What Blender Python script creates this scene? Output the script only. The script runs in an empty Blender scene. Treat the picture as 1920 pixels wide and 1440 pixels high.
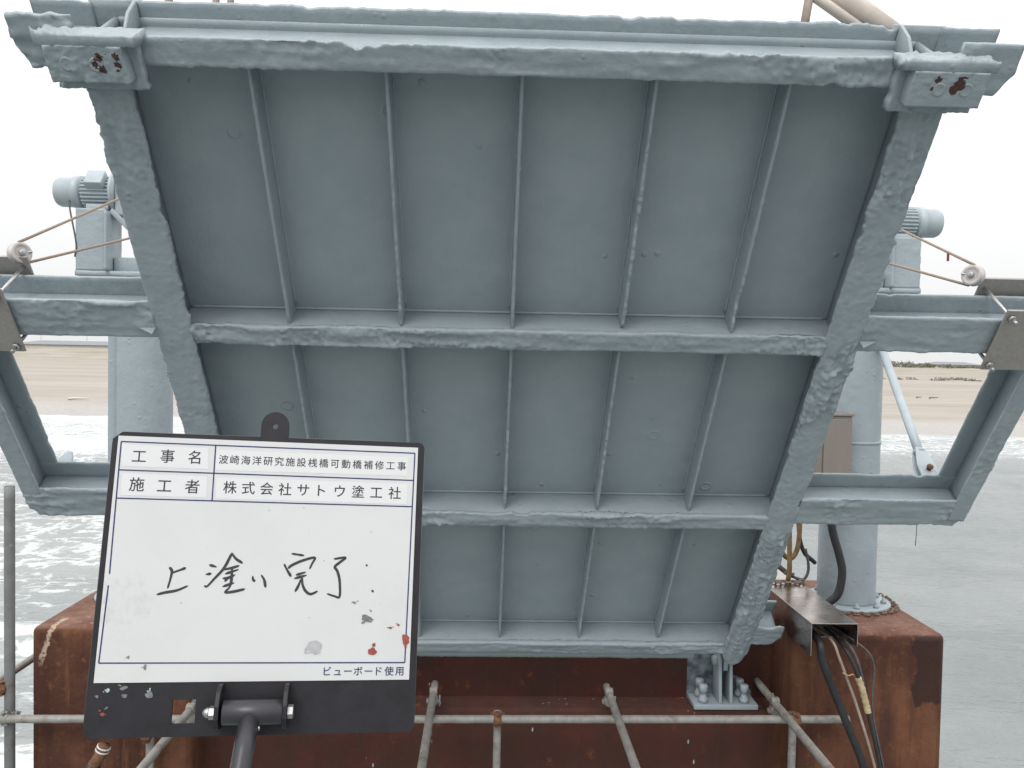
import bpy, bmesh, math, random
import numpy as np
from mathutils import Vector, Matrix

random.seed(7)
RNG = np.random.default_rng(7)
SC = bpy.context.scene
COL = SC.collection

# ------------------------------------------------------------------ camera
ROLL, YAW, PITCH = 0.019, math.radians(1.8), math.radians(1.9)
CAM = np.array([0.0, 0.0, 8.5])
_fw = np.array([math.sin(YAW)*math.cos(PITCH), math.cos(YAW)*math.cos(PITCH), -math.sin(PITCH)])
_r0 = np.array([math.cos(YAW), -math.sin(YAW), 0.0])
_u0 = np.cross(_r0, _fw)
_R = math.cos(ROLL)*_r0 + math.sin(ROLL)*_u0
_U = -math.sin(ROLL)*_r0 + math.cos(ROLL)*_u0
cam_data = bpy.data.cameras.new('camera')
cam_data.sensor_width = 36.0
cam_data.lens = 1552.0/1920.0*36.0
cam_data.clip_start = 0.05
cam_data.clip_end = 6000.0
cam = bpy.data.objects.new('camera', cam_data)
COL.objects.link(cam)
cam.matrix_world = Matrix(((_R[0], _U[0], -_fw[0], CAM[0]), (_R[1], _U[1], -_fw[1], CAM[1]),
                           (_R[2], _U[2], -_fw[2], CAM[2]), (0, 0, 0, 1)))
SC.camera = cam

# ------------------------------------------------------------------ world, sun, exposure
SUN_EL, SUN_AZ = math.radians(48), math.radians(200)
world = bpy.data.worlds.new('World')
SC.world = world
world.use_nodes = True
wn = world.node_tree
for n_ in list(wn.nodes):
    wn.nodes.remove(n_)
sky = wn.nodes.new('ShaderNodeTexSky')
sky.sky_type = 'NISHITA'
sky.sun_disc = False
sky.sun_elevation = SUN_EL
sky.sun_rotation = SUN_AZ
sky.air_density = 1.0
sky.dust_density = 6.0
sky.ozone_density = 1.0
hsv = wn.nodes.new('ShaderNodeHueSaturation')
hsv.inputs['Saturation'].default_value = 0.12
wmix = wn.nodes.new('ShaderNodeMix')
wmix.data_type = 'RGBA'
wmix.inputs['Factor'].default_value = 0.93          # a closed, even cloud deck over the clear sky
# overcast luminance rises from the horizon to the zenith
tco = wn.nodes.new('ShaderNodeTexCoord')
sxyz = wn.nodes.new('ShaderNodeSeparateXYZ')
wn.links.new(tco.outputs['Generated'], sxyz.inputs[0])
wr = wn.nodes.new('ShaderNodeMapRange')
wr.inputs['From Min'].default_value = 0.0
wr.inputs['From Max'].default_value = 1.0
wr.inputs['To Min'].default_value = 1.0
wr.inputs['To Max'].default_value = 2.15
wn.links.new(sxyz.outputs[2], wr.inputs['Value'])
wv_ = wn.nodes.new('ShaderNodeVectorMath')
wv_.operation = 'SCALE'
wv_.inputs[0].default_value = (9.35, 9.38, 9.45)
wn.links.new(wr.outputs['Result'], wv_.inputs['Scale'])
wn.links.new(wv_.outputs[0], wmix.inputs['B'])
bg = wn.nodes.new('ShaderNodeBackground')
bg.inputs['Strength'].default_value = 0.105
wo = wn.nodes.new('ShaderNodeOutputWorld')
wn.links.new(sky.outputs[0], hsv.inputs['Color'])
wn.links.new(hsv.outputs[0], wmix.inputs['A'])
wn.links.new(wmix.outputs['Result'], bg.inputs['Color'])
wn.links.new(bg.outputs[0], wo.inputs['Surface'])

sun_data = bpy.data.lights.new('sun', 'SUN')
sun_data.energy = 1.5
sun_data.angle = math.radians(25)
sun_data.color = (1.0, 0.97, 0.93)
sun = bpy.data.objects.new('sun', sun_data)
COL.objects.link(sun)
sun.location = (0, -10, 40)
_sd = Vector((math.sin(SUN_AZ)*math.cos(SUN_EL), math.cos(SUN_AZ)*math.cos(SUN_EL), math.sin(SUN_EL)))
sun.rotation_euler = (-_sd).to_track_quat('-Z', 'Y').to_euler()

SC.view_settings.view_transform = 'Standard'
SC.view_settings.look = 'None'
SC.view_settings.gamma = 1.0
SC.view_settings.exposure = -0.1
SC.view_settings.use_curve_mapping = False
SC.render.engine = 'CYCLES'
SC.cycles.max_bounces = 4
SC.cycles.diffuse_bounces = 3
SC.cycles.glossy_bounces = 2
SC.cycles.transmission_bounces = 2
SC.cycles.use_denoising = True
SC.cycles.use_adaptive_sampling = True
SC.cycles.adaptive_threshold = 0.02
SC.cycles.use_light_tree = False
SC.cycles.caustics_reflective = False
SC.cycles.caustics_refractive = False

# ------------------------------------------------------------------ numpy noise
def _hash(ix, iy, iz, seed):
    h = (ix.astype(np.int64)*374761393 + iy.astype(np.int64)*668265263 + iz.astype(np.int64)*2147483647 + seed*1274126177) & 0xffffffff
    h = ((h ^ (h >> 13))*1274126177) & 0xffffffff
    h = ((h ^ (h >> 16))*2246822519) & 0xffffffff
    return ((h ^ (h >> 15)) & 0xffff)/32767.5 - 1.0

def vnoise(p, seed=0):
    p = np.asarray(p, float)
    f = np.floor(p)
    r = p - f
    r = r*r*(3-2*r)
    i = f.astype(np.int64)
    out = 0
    for dx in (0, 1):
        wx = r[..., 0] if dx else 1-r[..., 0]
        for dy in (0, 1):
            wy = r[..., 1] if dy else 1-r[..., 1]
            for dz in (0, 1):
                wz = r[..., 2] if dz else 1-r[..., 2]
                out = out + wx*wy*wz*_hash(i[..., 0]+dx, i[..., 1]+dy, i[..., 2]+dz, seed)
    return out

def fbm(p, octaves=4, gain=0.5, seed=0):
    p = np.asarray(p, float)
    a, s, tot = 1.0, 0.0, 0.0
    for k in range(octaves):
        s = s + a*vnoise(p*(2.03**k) + 17.3*k, seed + k)
        tot += a
        a *= gain
    return s/tot

def n1(s, seed, freq, octaves=4, gain=0.55):
    s = np.asarray(s, float)
    return fbm(np.stack([s*freq, np.full_like(s, seed*1.37), np.full_like(s, seed*0.61)], -1), octaves, gain, seed)

# ------------------------------------------------------------------ object helpers
def world_loc(o):
    v = np.zeros(3)
    while o is not None:
        v += np.array(o.location)
        o = o.parent
    return v

def mesh_obj(name, verts, faces, m, parent=None, smooth=True):
    """verts are world coordinates; the object sits unrotated under its parent"""
    verts = np.asarray(verts, float)
    me = bpy.data.meshes.new(name)
    if parent is None:
        org = verts.mean(0)
        org[2] = verts[:, 2].min()
        loc = org
    else:
        org = world_loc(parent)
        loc = np.zeros(3)
    me.from_pydata((verts-org).tolist(), [], [list(f) for f in faces])
    me.materials.append(m)
    if smooth:
        me.polygons.foreach_set('use_smooth', [True]*len(me.polygons))
    me.update()
    o = bpy.data.objects.new(name, me)
    o.location = loc
    COL.objects.link(o)
    if parent is not None:
        o.parent = parent
    return o

def tag(o, label=None, cat=None, group=None, kind=None):
    if label: o['label'] = label
    if cat: o['category'] = cat
    if group: o['group'] = group
    if kind: o['kind'] = kind
    return o

def thing(name, loc, label, cat, group=None):
    o = bpy.data.objects.new(name, None)
    o.empty_display_size = 0.1
    o.location = loc
    COL.objects.link(o)
    return tag(o, label, cat, group)

def join(*parts):
    V, F, k = [], [], 0
    for v, f in parts:
        V.append(np.asarray(v, float))
        F += [[i+k for i in q] for q in f]
        k += len(v)
    return np.concatenate(V), F

def unit(v):
    v = np.asarray(v, float)
    return v/np.linalg.norm(v)

def frame(a):
    a = unit(a)
    r = np.array([0, 0, 1.0]) if abs(a[2]) < 0.9 else np.array([1.0, 0, 0])
    u = unit(np.cross(r, a))
    return a, u, np.cross(a, u)

def catmull(pts, per=8):
    P = np.asarray(pts, float)
    if len(P) < 3:
        return P
    P = np.concatenate([[2*P[0]-P[1]], P, [2*P[-1]-P[-2]]])
    out = []
    for i in range(1, len(P)-2):
        for k in range(per):
            t = k/per
            out.append(0.5*((2*P[i]) + (-P[i-1]+P[i+1])*t + (2*P[i-1]-5*P[i]+4*P[i+1]-P[i+2])*t*t + (-P[i-1]+3*P[i]-3*P[i+1]+P[i+2])*t**3))
    out.append(P[-2])
    return np.array(out)

def g_tube(pts, r, seg=12, hollow=0.0, rough=0.0, seed=0, cap=True):
    P = np.asarray(pts, float)
    n = len(P)
    T = np.gradient(P, axis=0) if n > 2 else np.repeat((P[1]-P[0])[None], n, 0)
    T = T/np.linalg.norm(T, axis=1)[:, None]
    _, u, _w = frame(T[0])
    V = []
    rr = np.full(n, r) if np.isscalar(r) else np.asarray(r)
    for i in range(n):
        u = unit(u - T[i]*(u@T[i]))
        w = np.cross(T[i], u)
        for k in range(seg):
            a = 2*math.pi*k/seg
            V.append(P[i] + (u*math.cos(a) + w*math.sin(a))*rr[i])
    V = np.array(V)
    if rough:
        V = V + rough*fbm(V*40, 3, .5, seed)[:, None]*unit_rows(V - np.repeat(P, seg, 0))
    F = [[i*seg+k, i*seg+(k+1) % seg, (i+1)*seg+(k+1) % seg, (i+1)*seg+k] for i in range(n-1) for k in range(seg)]
    F = [f[::-1] for f in F]
    if not cap:
        return V, F
    if hollow:
        for end, sgn in ((0, 1), (n-1, -1)):
            base = len(V)
            c = P[end]
            ring = c + (V[end*seg:end*seg+seg]-c)*(1-hollow)
            deep = ring + T[end]*sgn*min(.06, .5*np.linalg.norm(P[-1]-P[0]))
            V = np.concatenate([V, ring, deep])
            for k in range(seg):
                k2 = (k+1) % seg
                a, b = end*seg+k, end*seg+k2
                q1 = [a, b, base+k2, base+k]
                q2 = [base+k, base+k2, base+seg+k2, base+seg+k]
                F += [q1, q2] if end == 0 else [q1[::-1], q2[::-1]]
            F.append([base+seg+k for k in range(seg)] if end == 0 else [base+seg+k for k in range(seg)][::-1])
    else:
        F.append([k for k in range(seg)])
        F.append([(n-1)*seg+k for k in range(seg)][::-1])
    return V, F

def unit_rows(A):
    return A/np.maximum(np.linalg.norm(A, axis=1), 1e-9)[:, None]

def line(a, b, n=2):
    return np.linspace(np.asarray(a, float), np.asarray(b, float), n)

def g_lathe(o, axis, prof, seg=24, fin=None):
    """profile [(s, r)] about axis from o; fin(k)->radius factor"""
    a, u, w = frame(axis)
    V, F = [], []
    for s, r in prof:
        for k in range(seg):
            t = 2*math.pi*k/seg
            q = r*(fin(k) if fin else 1.0)
            V.append(np.asarray(o, float) + a*s + (u*math.cos(t)+w*math.sin(t))*q)
    m = len(prof)
    for i in range(m-1):
        for k in range(seg):
            F.append([i*seg+k, i*seg+(k+1) % seg, (i+1)*seg+(k+1) % seg, (i+1)*seg+k])
    F.append([k for k in range(seg)][::-1])
    F.append([(m-1)*seg+k for k in range(seg)])
    return np.array(V), F

def g_box(lo, hi, bev=0.0, seg=2, basis=None, org=(0, 0, 0)):
    bm = bmesh.new()
    bmesh.ops.create_cube(bm, size=1.0)
    lo, hi = np.asarray(lo, float), np.asarray(hi, float)
    for v in bm.verts:
        v.co = Vector((lo+hi)/2 + np.array(v.co)*(hi-lo))
    if bev:
        bmesh.ops.bevel(bm, geom=bm.edges[:], offset=bev, segments=seg, affect='EDGES', profile=0.5)
    V = np.array([v.co[:] for v in bm.verts])
    F = [[v.index for v in f.verts] for f in bm.faces]
    bm.free()
    if basis is not None:
        B = np.asarray(basis, float)
        V = np.asarray(org) + V[:, :1]*B[0] + V[:, 1:2]*B[1] + V[:, 2:]*B[2]
    return V, F

def g_prism(poly, o, eu, ev, ew, depth, bev=0.0):
    """polygon in (u,v) extruded by depth along ew"""
    o, eu, ev, ew = [np.asarray(x, float) for x in (o, eu, ev, ew)]
    n = len(poly)
    V = [o+eu*u+ev*v for u, v in poly] + [o+eu*u+ev*v+ew*depth for u, v in poly]
    F = [list(range(n))[::-1], list(range(n, 2*n))] + [[i, (i+1) % n, n+(i+1) % n, n+i] for i in range(n)]
    area = sum(poly[i][0]*poly[(i+1) % n][1]-poly[(i+1) % n][0]*poly[i][1] for i in range(n))
    if (np.cross(eu, ev)@ew)*area*depth < 0:
        F = [f[::-1] for f in F]
    if bev:
        bm = bmesh.new()
        vs = [bm.verts.new(v) for v in V]
        for f in F:
            bm.faces.new([vs[i] for i in f])
        bm.normal_update()
        bmesh.ops.bevel(bm, geom=bm.edges[:], offset=bev, segments=2, affect='EDGES', profile=0.5)
        bm.verts.index_update()
        V = [v.co[:] for v in bm.verts]
        F = [[v.index for v in f.verts] for f in bm.faces]
        bm.free()
    return np.array(V, float), F

def g_bar(o, a, L, b, b0, b1, c, c0, c1, edge=0.0, surf=0.0, ds=0.012, seed=0, cut0=None, cut1=None, nb=None, ff=14.0, drips=0.0):
    """Rough, thickly painted plate: runs L along a, spans b0..b1 along b and c0..c1 along c.
    edge: raggedness of the long edges; surf: lumps on the faces; cut0/cut1: how the two ends are cut, f(b01)->s offset"""
    o, a, b, c = [np.asarray(x, float) for x in (o, a, b, c)]
    w, th = b1-b0, c1-c0
    r = min(.005, th*.35)
    if nb is None:
        nb = int(min(30, max(3, w/(.010 if surf > .003 else .016))))
    prof = [(b0+r+(w-2*r)*i/(nb-1), c0, 0) for i in range(nb)]
    prof += [(b1, c0+r, 1), (b1, c1-r, 1)]
    prof += [(b1-r-(w-2*r)*i/(nb-1), c1, 2) for i in range(nb)]
    prof += [(b0, c1-r, 1), (b0, c0+r, 1)]
    prof = np.array(prof)
    m = len(prof)
    ns = max(2, int(L/ds)+1)
    s = np.linspace(0, L, ns)
    S = np.repeat(s[:, None], m, 1)
    Bc = np.repeat(prof[None, :, 0], ns, 0)
    Cc = np.repeat(prof[None, :, 1], ns, 0)
    k = (Bc-b0)/w
    if cut0 is not None or cut1 is not None:
        e0 = cut0(k) if cut0 is not None else 0*k
        e1 = cut1(k) if cut1 is not None else 0*k
        S = e0 + (L-e1-e0)*(S/L)
    if edge:
        for kk, wt, sg in ((seed*2+1, k**3, 1), (seed*2+2, (1-k)**3, -1)):
            big = n1(s, kk, 7.0, 3, .5)
            fine = n1(s, kk+50, 34.0, 4, .6)
            chip = np.clip(n1(s, kk+90, 11.0, 2, .5)-.25, 0, 1)
            rag = np.clip(n1(s, kk+130, 2.6, 2, .5)*2.6+.55, .12, 1.3)
            e = edge*(0.22*big + (0.75*fine - 2.3*chip)*rag)
            Bc = Bc + sg*e[:, None]*wt
    P = o + S[..., None]*a + Bc[..., None]*b + Cc[..., None]*c
    if surf:
        q = P.reshape(-1, 3)
        lump = fbm(q*ff, 4, .55, seed+200).reshape(ns, m)
        fine = fbm(q*ff*4.3, 3, .55, seed+300).reshape(ns, m)
        bl = np.clip(fbm(q*ff*2.2, 2, .5, seed+400).reshape(ns, m)-.22, 0, 1)
        patch = .35 + 1.25*np.clip((fbm(q*3.1, 3, .5, seed+600).reshape(ns, m)+.12)*3.0, 0, 1)
        dsp = surf*(0.45*lump+(.85*fine+2.0*bl)*patch)
        if surf > .003:      # layers of old coating ending in ragged steps
            qq = np.stack([S.ravel()*5.5+seed*3.1, (Bc-b0).ravel()*34.0, Cc.ravel()*9.0], -1)
            st_ = fbm(qq, 4, .55, seed+500).reshape(ns, m)
            dsp = dsp + surf*patch*.42*(np.tanh((st_-.05)*18)+.8*np.tanh((st_-.34)*18)+.8*np.tanh((st_+.30)*18))
        sgn = np.where(prof[:, 2] == 0, -1.0, np.where(prof[:, 2] == 2, 1.0, 0.0))
        P = P + (dsp*sgn[None, :])[..., None]*c
        # paint swells at the rims
        rim = np.where(prof[:, 2] == 1, 1.0, 0.0)*np.sign(k-.5)
        P = P + (surf*.8*lump*rim)[..., None]*b
    V = P.reshape(-1, 3)
    flip = np.dot(np.cross(b, c), a) > 0
    F = []
    for i in range(ns-1):
        for j in range(m):
            F.append([i*m+j, (i+1)*m+j, (i+1)*m+(j+1) % m, i*m+(j+1) % m])
    F.append(list(range(m)))
    F.append([(ns-1)*m+j for j in range(m)][::-1])
    if not flip:
        F = [f[::-1] for f in F]
    return V, F

# ------------------------------------------------------------------ materials
class NB:
    def __init__(s, name, rough=0.5, metal=0.0, spec=0.5):
        s.m = bpy.data.materials.new(name)
        s.m.use_nodes = True
        s.t = s.m.node_tree
        s.b = s.t.nodes['Principled BSDF']
        s.b.inputs['Roughness'].default_value = rough
        s.b.inputs['Metallic'].default_value = metal
        s.b.inputs['Specular IOR Level'].default_value = spec
        g = s.t.nodes.new('ShaderNodeNewGeometry')
        s.pos = g.outputs['Position']
        s.nrm = g.outputs['Normal']
    def n(s, typ): return s.t.nodes.new(typ)
    def link(s, a, b): s.t.links.new(a, b)
    def put(s, sock, v):
        if hasattr(v, 'is_output'): s.link(v, sock)
        elif isinstance(v, (tuple, list)) and len(v) == 3 and sock.type == 'RGBA': sock.default_value = (*v, 1)
        else: sock.default_value = v
    def scale(s, vec, sc, off=(0, 0, 0)):
        m = s.n('ShaderNodeMapping'); s.link(vec, m.inputs['Vector'])
        m.inputs['Scale'].default_value = sc; m.inputs['Location'].default_value = off
        return m.outputs[0]
    def noise(s, sc, detail=4, rough=.55, vec=None, dist=0.0):
        x = s.n('ShaderNodeTexNoise'); s.link(vec or s.pos, x.inputs['Vector'])
        x.inputs['Scale'].default_value = sc; x.inputs['Detail'].default_value = detail
        x.inputs['Roughness'].default_value = rough; x.inputs['Distortion'].default_value = dist
        return x.outputs['Fac']
    def voro(s, sc, feature='F1', vec=None, rand=1.0):
        x = s.n('ShaderNodeTexVoronoi'); x.feature = feature; s.link(vec or s.pos, x.inputs['Vector'])
        x.inputs['Scale'].default_value = sc; x.inputs['Randomness'].default_value = rand
        return x
    def rng(s, v, a, b, c=0.0, d=1.0, smooth=False):
        x = s.n('ShaderNodeMapRange'); x.clamp = True
        if smooth: x.interpolation_type = 'SMOOTHSTEP'
        s.put(x.inputs['Value'], v)
        for k, q in (('From Min', a), ('From Max', b), ('To Min', c), ('To Max', d)): x.inputs[k].default_value = q
        return x.outputs['Result']
    def mix(s, f, a, b):
        x = s.n('ShaderNodeMix'); x.data_type = 'RGBA'
        s.put(x.inputs['Factor'], f); s.put(x.inputs['A'], a); s.put(x.inputs['B'], b)
        return x.outputs['Result']
    def math(s, op, a, b=0.0):
        x = s.n('ShaderNodeMath'); x.operation = op
        s.put(x.inputs[0], a); s.put(x.inputs[1], b)
        return x.outputs[0]
    def sep(s, v=None):
        x = s.n('ShaderNodeSeparateXYZ'); s.link(v or s.pos, x.inputs[0]); return x.outputs
    def bump(s, h, dist, strength=1.0, normal=None):
        x = s.n('ShaderNodeBump'); s.link(h, x.inputs['Height'])
        x.inputs['Distance'].default_value = dist; x.inputs['Strength'].default_value = strength
        if normal is not None: s.link(normal, x.inputs['Normal'])
        return x.outputs[0]
    def col(s, v): s.put(s.b.inputs['Base Color'], v)
    def rough(s, v): s.put(s.b.inputs['Roughness'], v)
    def metal(s, v): s.put(s.b.inputs['Metallic'], v)
    def normal(s, v): s.link(v, s.b.inputs['Normal'])
    def blob(s, centre, r, fuzz=.5, nsc=60.0):
        """1 inside a ragged ball round centre"""
        d = s.n('ShaderNodeVectorMath'); d.operation = 'DISTANCE'
        s.link(s.pos, d.inputs[0]); d.inputs[1].default_value = centre
        w = s.math('ADD', s.math('DIVIDE', d.outputs['Value'], r), s.math('MULTIPLY', s.math('SUBTRACT', s.noise(nsc, 4, .6), .5), fuzz*4))
        return s.rng(w, .95, 1.0, 1.0, 0.0)

PAINT_A, PAINT_B = (.298, .350, .377), (.326, .379, .405)

def paint_mat(name, craters=False, rust=()):
    p = NB(name, .42, 0, .45)
    base = p.mix(p.rng(p.noise(5.0, 4, .7), .38, .64), PAINT_A, PAINT_B)
    h = p.math('ADD', p.noise(24, 4, .68), 0.0)
    if craters:
        nrm = p.bump(p.noise(1, 3, .6, p.scale(p.pos, (95, 16, 16))), .002, .5)
        nrm = p.bump(h, .006, .4, nrm)
        v = p.voro(3.1)
        ring = p.rng(p.math('ABSOLUTE', p.math('SUBTRACT', v.outputs['Distance'], .085)), 0.0, .035, 1, 0, True)
        sel = p.rng(p.sep(v.outputs['Color'])[0], .64, .80)
        v2 = p.voro(7.0)
        dot = p.rng(v2.outputs['Distance'], .02, .13, 1, 0, True)
        sel2 = p.rng(p.sep(v2.outputs['Color'])[1], .76, .80)
        hh = p.math('ADD', p.math('MULTIPLY', p.math('MULTIPLY', ring, sel), .7), p.math('MULTIPLY', dot, sel2))
        nrm = p.bump(hh, .009, .65, nrm)
    else:
        nrm = p.bump(h, .008, .5)
        v = p.voro(30)
        dot = p.rng(v.outputs['Distance'], .05, .40, 1, 0, True)
        sel = p.math('MULTIPLY', p.rng(p.sep(v.outputs['Color'])[0], .72, .95), p.rng(p.noise(3.5, 3, .6), .45, .62))
        nrm = p.bump(p.math('MULTIPLY', dot, sel), .007, .6, nrm)
    p.rough(p.rng(p.noise(7, 4, .6), .35, .65, .30, .50))
    for c, r, fz in rust:
        k = p.blob(c, r, fz*1.5, 70)
        nrm = p.bump(p.math('SUBTRACT', 1.0, k), .004, 1.0, nrm)
        base = p.mix(k, base, p.mix(p.noise(90, 3), (.028, .012, .012), (.10, .035, .025)))
    p.col(base); p.normal(nrm)
    return p.m

def rust_mat(name):
    p = NB(name, .8, 0, .3)
    z = p.sep()
    streak = p.noise(1.0, 6, .65, p.scale(p.pos, (5.0, 5.0, .45)))
    c = p.mix(p.rng(p.noise(2.6, 5, .65), .35, .68), (.078, .030, .018), (.172, .073, .037))
    c = p.mix(p.rng(streak, .46, .66, 0, .75), c, (.042, .016, .013))
    c = p.mix(p.rng(p.noise(17, 4, .7), .56, .72, 0, .6), c, (.20, .085, .036))
    c = p.mix(p.rng(p.noise(75, 4, .7), .60, .70, 0, .55), c, (.022, .010, .009))
    c = p.mix(p.rng(p.noise(1, 5, .7, p.scale(p.pos, (16, 16, .9), (3, 1, 7))), .60, .72, 0, .6), c, (.215, .10, .05))
    # upper faces mixed to a paler, speckled rust
    up = p.rng(p.sep(p.nrm)[2], .55, .9)
    topc = p.mix(p.rng(p.noise(5.5, 6, .7), .38, .62), (.135, .060, .040), (.215, .118, .085))
    topc = p.mix(p.rng(p.noise(21, 6, .75), .57, .66, 0, .9), topc, (.36, .235, .165))
    c = p.mix(up, c, topc)
    # paint spatter and runs on the seat where the bridge was painted
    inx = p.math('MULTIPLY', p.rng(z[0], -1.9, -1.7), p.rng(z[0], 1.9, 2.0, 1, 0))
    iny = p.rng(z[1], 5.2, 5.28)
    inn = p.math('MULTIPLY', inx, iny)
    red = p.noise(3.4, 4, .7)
    c = p.mix(p.math('MULTIPLY', inn, .86), c, p.mix(p.rng(red, .42, .62), (.044, .019, .015), (.066, .018, .015)))  # maroon seat, darkened in the colour to stand for the notch's shade
    vs = p.voro(1.0, vec=p.scale(p.pos, (26, 26, 9)))
    spl = p.math('MULTIPLY', p.rng(vs.outputs['Distance'], .10, .16, 1, 0), p.math('MULTIPLY', p.rng(p.sep(vs.outputs['Color'])[0], .78, .80), p.rng(p.noise(1.9, 2), .50, .54)))
    c = p.mix(p.math('MULTIPLY', spl, inn), c, (.34, .40, .42))
    vs = p.voro(1.0, vec=p.scale(p.pos, (9, 9, 7), (3.1, 0, .4)))
    orr = p.math('MULTIPLY', p.rng(vs.outputs['Distance'], .0, .35, 1, 0), p.rng(p.sep(vs.outputs['Color'])[1], .70, .74))
    c = p.mix(p.math('MULTIPLY', orr, p.rng(p.noise(40, 4, .7), .45, .6)), c, (.24, .085, .025))
    # overspray behind the right-hand hinge
    wob = p.math('MULTIPLY', p.math('SUBTRACT', p.noise(11, 4, .6), .5), .12)
    bx = p.math('ADD', z[0], wob)
    bz = p.math('ADD', z[2], p.math('MULTIPLY', p.math('SUBTRACT', z[0], 1.66), .9))
    k = p.math('MULTIPLY', p.math('MULTIPLY', p.rng(z[0], 1.412, 1.416), p.rng(p.math('ADD', bz, wob), 6.40, 6.42, 1, 0)), p.math('MULTIPLY', p.rng(z[1], 5.55, 5.56), p.rng(bx, 1.83, 1.86, 1, 0)))
    c = p.mix(p.math('MULTIPLY', k, .9), c, p.mix(p.rng(p.noise(16, 4), .35, .65), (.075, .098, .112), (.27, .32, .345)))
    # damp patch at the right front corner
    wx = p.math('ADD', z[0], p.math('MULTIPLY', p.math('SUBTRACT', p.noise(7, 5, .6), .5), .22))
    wz = p.math('ADD', z[2], p.math('MULTIPLY', p.math('SUBTRACT', p.noise(8, 5, .6), .5), .22))
    wet = p.math('MULTIPLY', p.math('MULTIPLY', p.rng(wx, 2.76, 2.78), p.rng(wz, 6.31, 6.33)), p.rng(z[2], 6.755, 6.765, 1, 0))
    c = p.mix(p.math('MULTIPLY', wet, .92), c, (.034, .014, .011))
    # lime run at the left corner
    lx = p.math('ADD', z[0], p.math('MULTIPLY', p.math('SUBTRACT', 6.75, z[2]), .30))
    lx = p.math('ADD', lx, p.math('MULTIPLY', p.math('SUBTRACT', p.noise(30, 4, .7), .5), .05))
    lime = p.math('MULTIPLY', p.rng(p.math('ABSOLUTE', p.math('ADD', lx, 2.665)), .012, .02, 1, 0), p.math('MULTIPLY', p.rng(z[2], 6.52, 6.60), p.rng(z[1], 5.3, 5.35, 1, 0)))
    c = p.mix(p.math('MULTIPLY', lime, p.rng(p.noise(45, 4, .7), .40, .48)), c, (.42, .32, .24))
    p.col(c)
    p.normal(p.bump(p.noise(18, 7, .72), .009, .75))
    p.rough(p.rng(wet, 0, 1, .82, .5))
    return p.m

def pipe_mat(name, a=(.225, .215, .195), b=(.325, .315, .295), spl=.6):
    p = NB(name, .6, .15, .4)
    c = p.mix(p.rng(p.noise(14, 5, .65), .35, .65), a, b)
    c = p.mix(p.rng(p.noise(9, 6, .72), .54, .68, 0, .8), c, (.15, .095, .065))
    v = p.voro(19)
    s1 = p.math('MULTIPLY', p.rng(v.outputs['Distance'], .14, .2, 1, 0), p.rng(p.sep(v.outputs['Color'])[0], .84, .86))
    c = p.mix(p.math('MULTIPLY', s1, spl), c, (.55, .55, .53))
    v = p.voro(12, vec=p.scale(p.pos, (1, 1, 1), (2.7, 1.3, .2)))
    s2 = p.math('MULTIPLY', p.rng(v.outputs['Distance'], .1, .16, 1, 0), p.rng(p.sep(v.outputs['Color'])[1], .92, .93))
    c = p.mix(p.math('MULTIPLY', s2, spl), c, (.22, .04, .03))
    p.col(c)
    p.normal(p.bump(p.noise(70, 4, .6), .0012, .6))
    return p.m

def steel_mat(name, col=(.48, .45, .43), rough=.32, brush=(2, 60, 60)):
    p = NB(name, rough, 1.0, .5)
    n_ = p.noise(1, 4, .6, p.scale(p.pos, brush))
    p.col(p.mix(p.rng(n_, .3, .7), tuple(x*.82 for x in col), col))
    p.rough(p.rng(p.noise(6, 4, .6), .3, .7, rough*.75, rough*1.5))
    p.normal(p.bump(n_, .0004, .35))
    return p.m

def plain_mat(name, col, rough=.5, metal=0.0, var=.15, sc=30, bump=.0006, spec=.5):
    p = NB(name, rough, metal, spec)
    p.col(p.mix(p.rng(p.noise(sc, 4, .6), .3, .7), tuple(x*(1-var) for x in col), tuple(min(1, x*(1+var)) for x in col)))
    if bump: p.normal(p.bump(p.noise(sc*4, 3, .6), bump, .6))
    return p.m

M = {}
M['paint'] = paint_mat('bridge_paint')
M['paint_deck'] = paint_mat('deck_paint', craters=True)
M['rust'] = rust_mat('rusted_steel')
M['pipe'] = pipe_mat('scaffold_pipe_steel')
M['pipe_dark'] = pipe_mat('grey_post_steel', (.17, .175, .175), (.215, .22, .22), .25)
M['rusty_iron'] = plain_mat('rusty_iron', (.16, .075, .04), .85, 0, .5, 45, .003)
M['chain_iron'] = plain_mat('weathered_chain', (.20, .145, .11), .8, 0, .5, 60, .002)
M['stainless'] = steel_mat('brushed_stainless', (.56, .49, .45), .24)  # brown tint paints in the rust mirrored by the duct
M['stainless_dull'] = steel_mat('dull_stainless', (.40, .375, .355), .5, (60, 3, 60))
M['stainless_dull'].node_tree.nodes['Principled BSDF'].inputs['Metallic'].default_value = .45
M['cabinet'] = steel_mat('brown_reflection_stainless', (.33, .285, .255), .35, (9, 9, 1))  # brown reflection on the steel is put into its base colour
M['cabinet'].node_tree.nodes['Principled BSDF'].inputs['Metallic'].default_value = .6
M['bolt'] = steel_mat('bolt_steel', (.5, .5, .5), .4, (40, 40, 40))
M['rope'] = plain_mat('wire_rope_greased', (.30, .225, .165), .7, 0, .3, 120, .002)
M['black_rubber'] = plain_mat('black_cable_rubber', (.018, .019, .022), .5, 0, .3, 25)
M['grey_rubber'] = plain_mat('grey_cable_sheath', (.075, .078, .085), .5, 0, .3, 25)
M['ochre_rubber'] = plain_mat('ochre_stained_hose', (.20, .125, .055), .65, 0, .4, 18)
M['tan_tape'] = plain_mat('tan_wrapping_tape', (.40, .315, .185), .75, 0, .35, 40)
M['motor'] = plain_mat('motor_paint', (.385, .44, .47), .4, 0, .08, 12)
M['pale_tube'] = plain_mat('cream_handrail_paint', (.60, .53, .47), .5, 0, .12, 10, .001)
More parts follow.
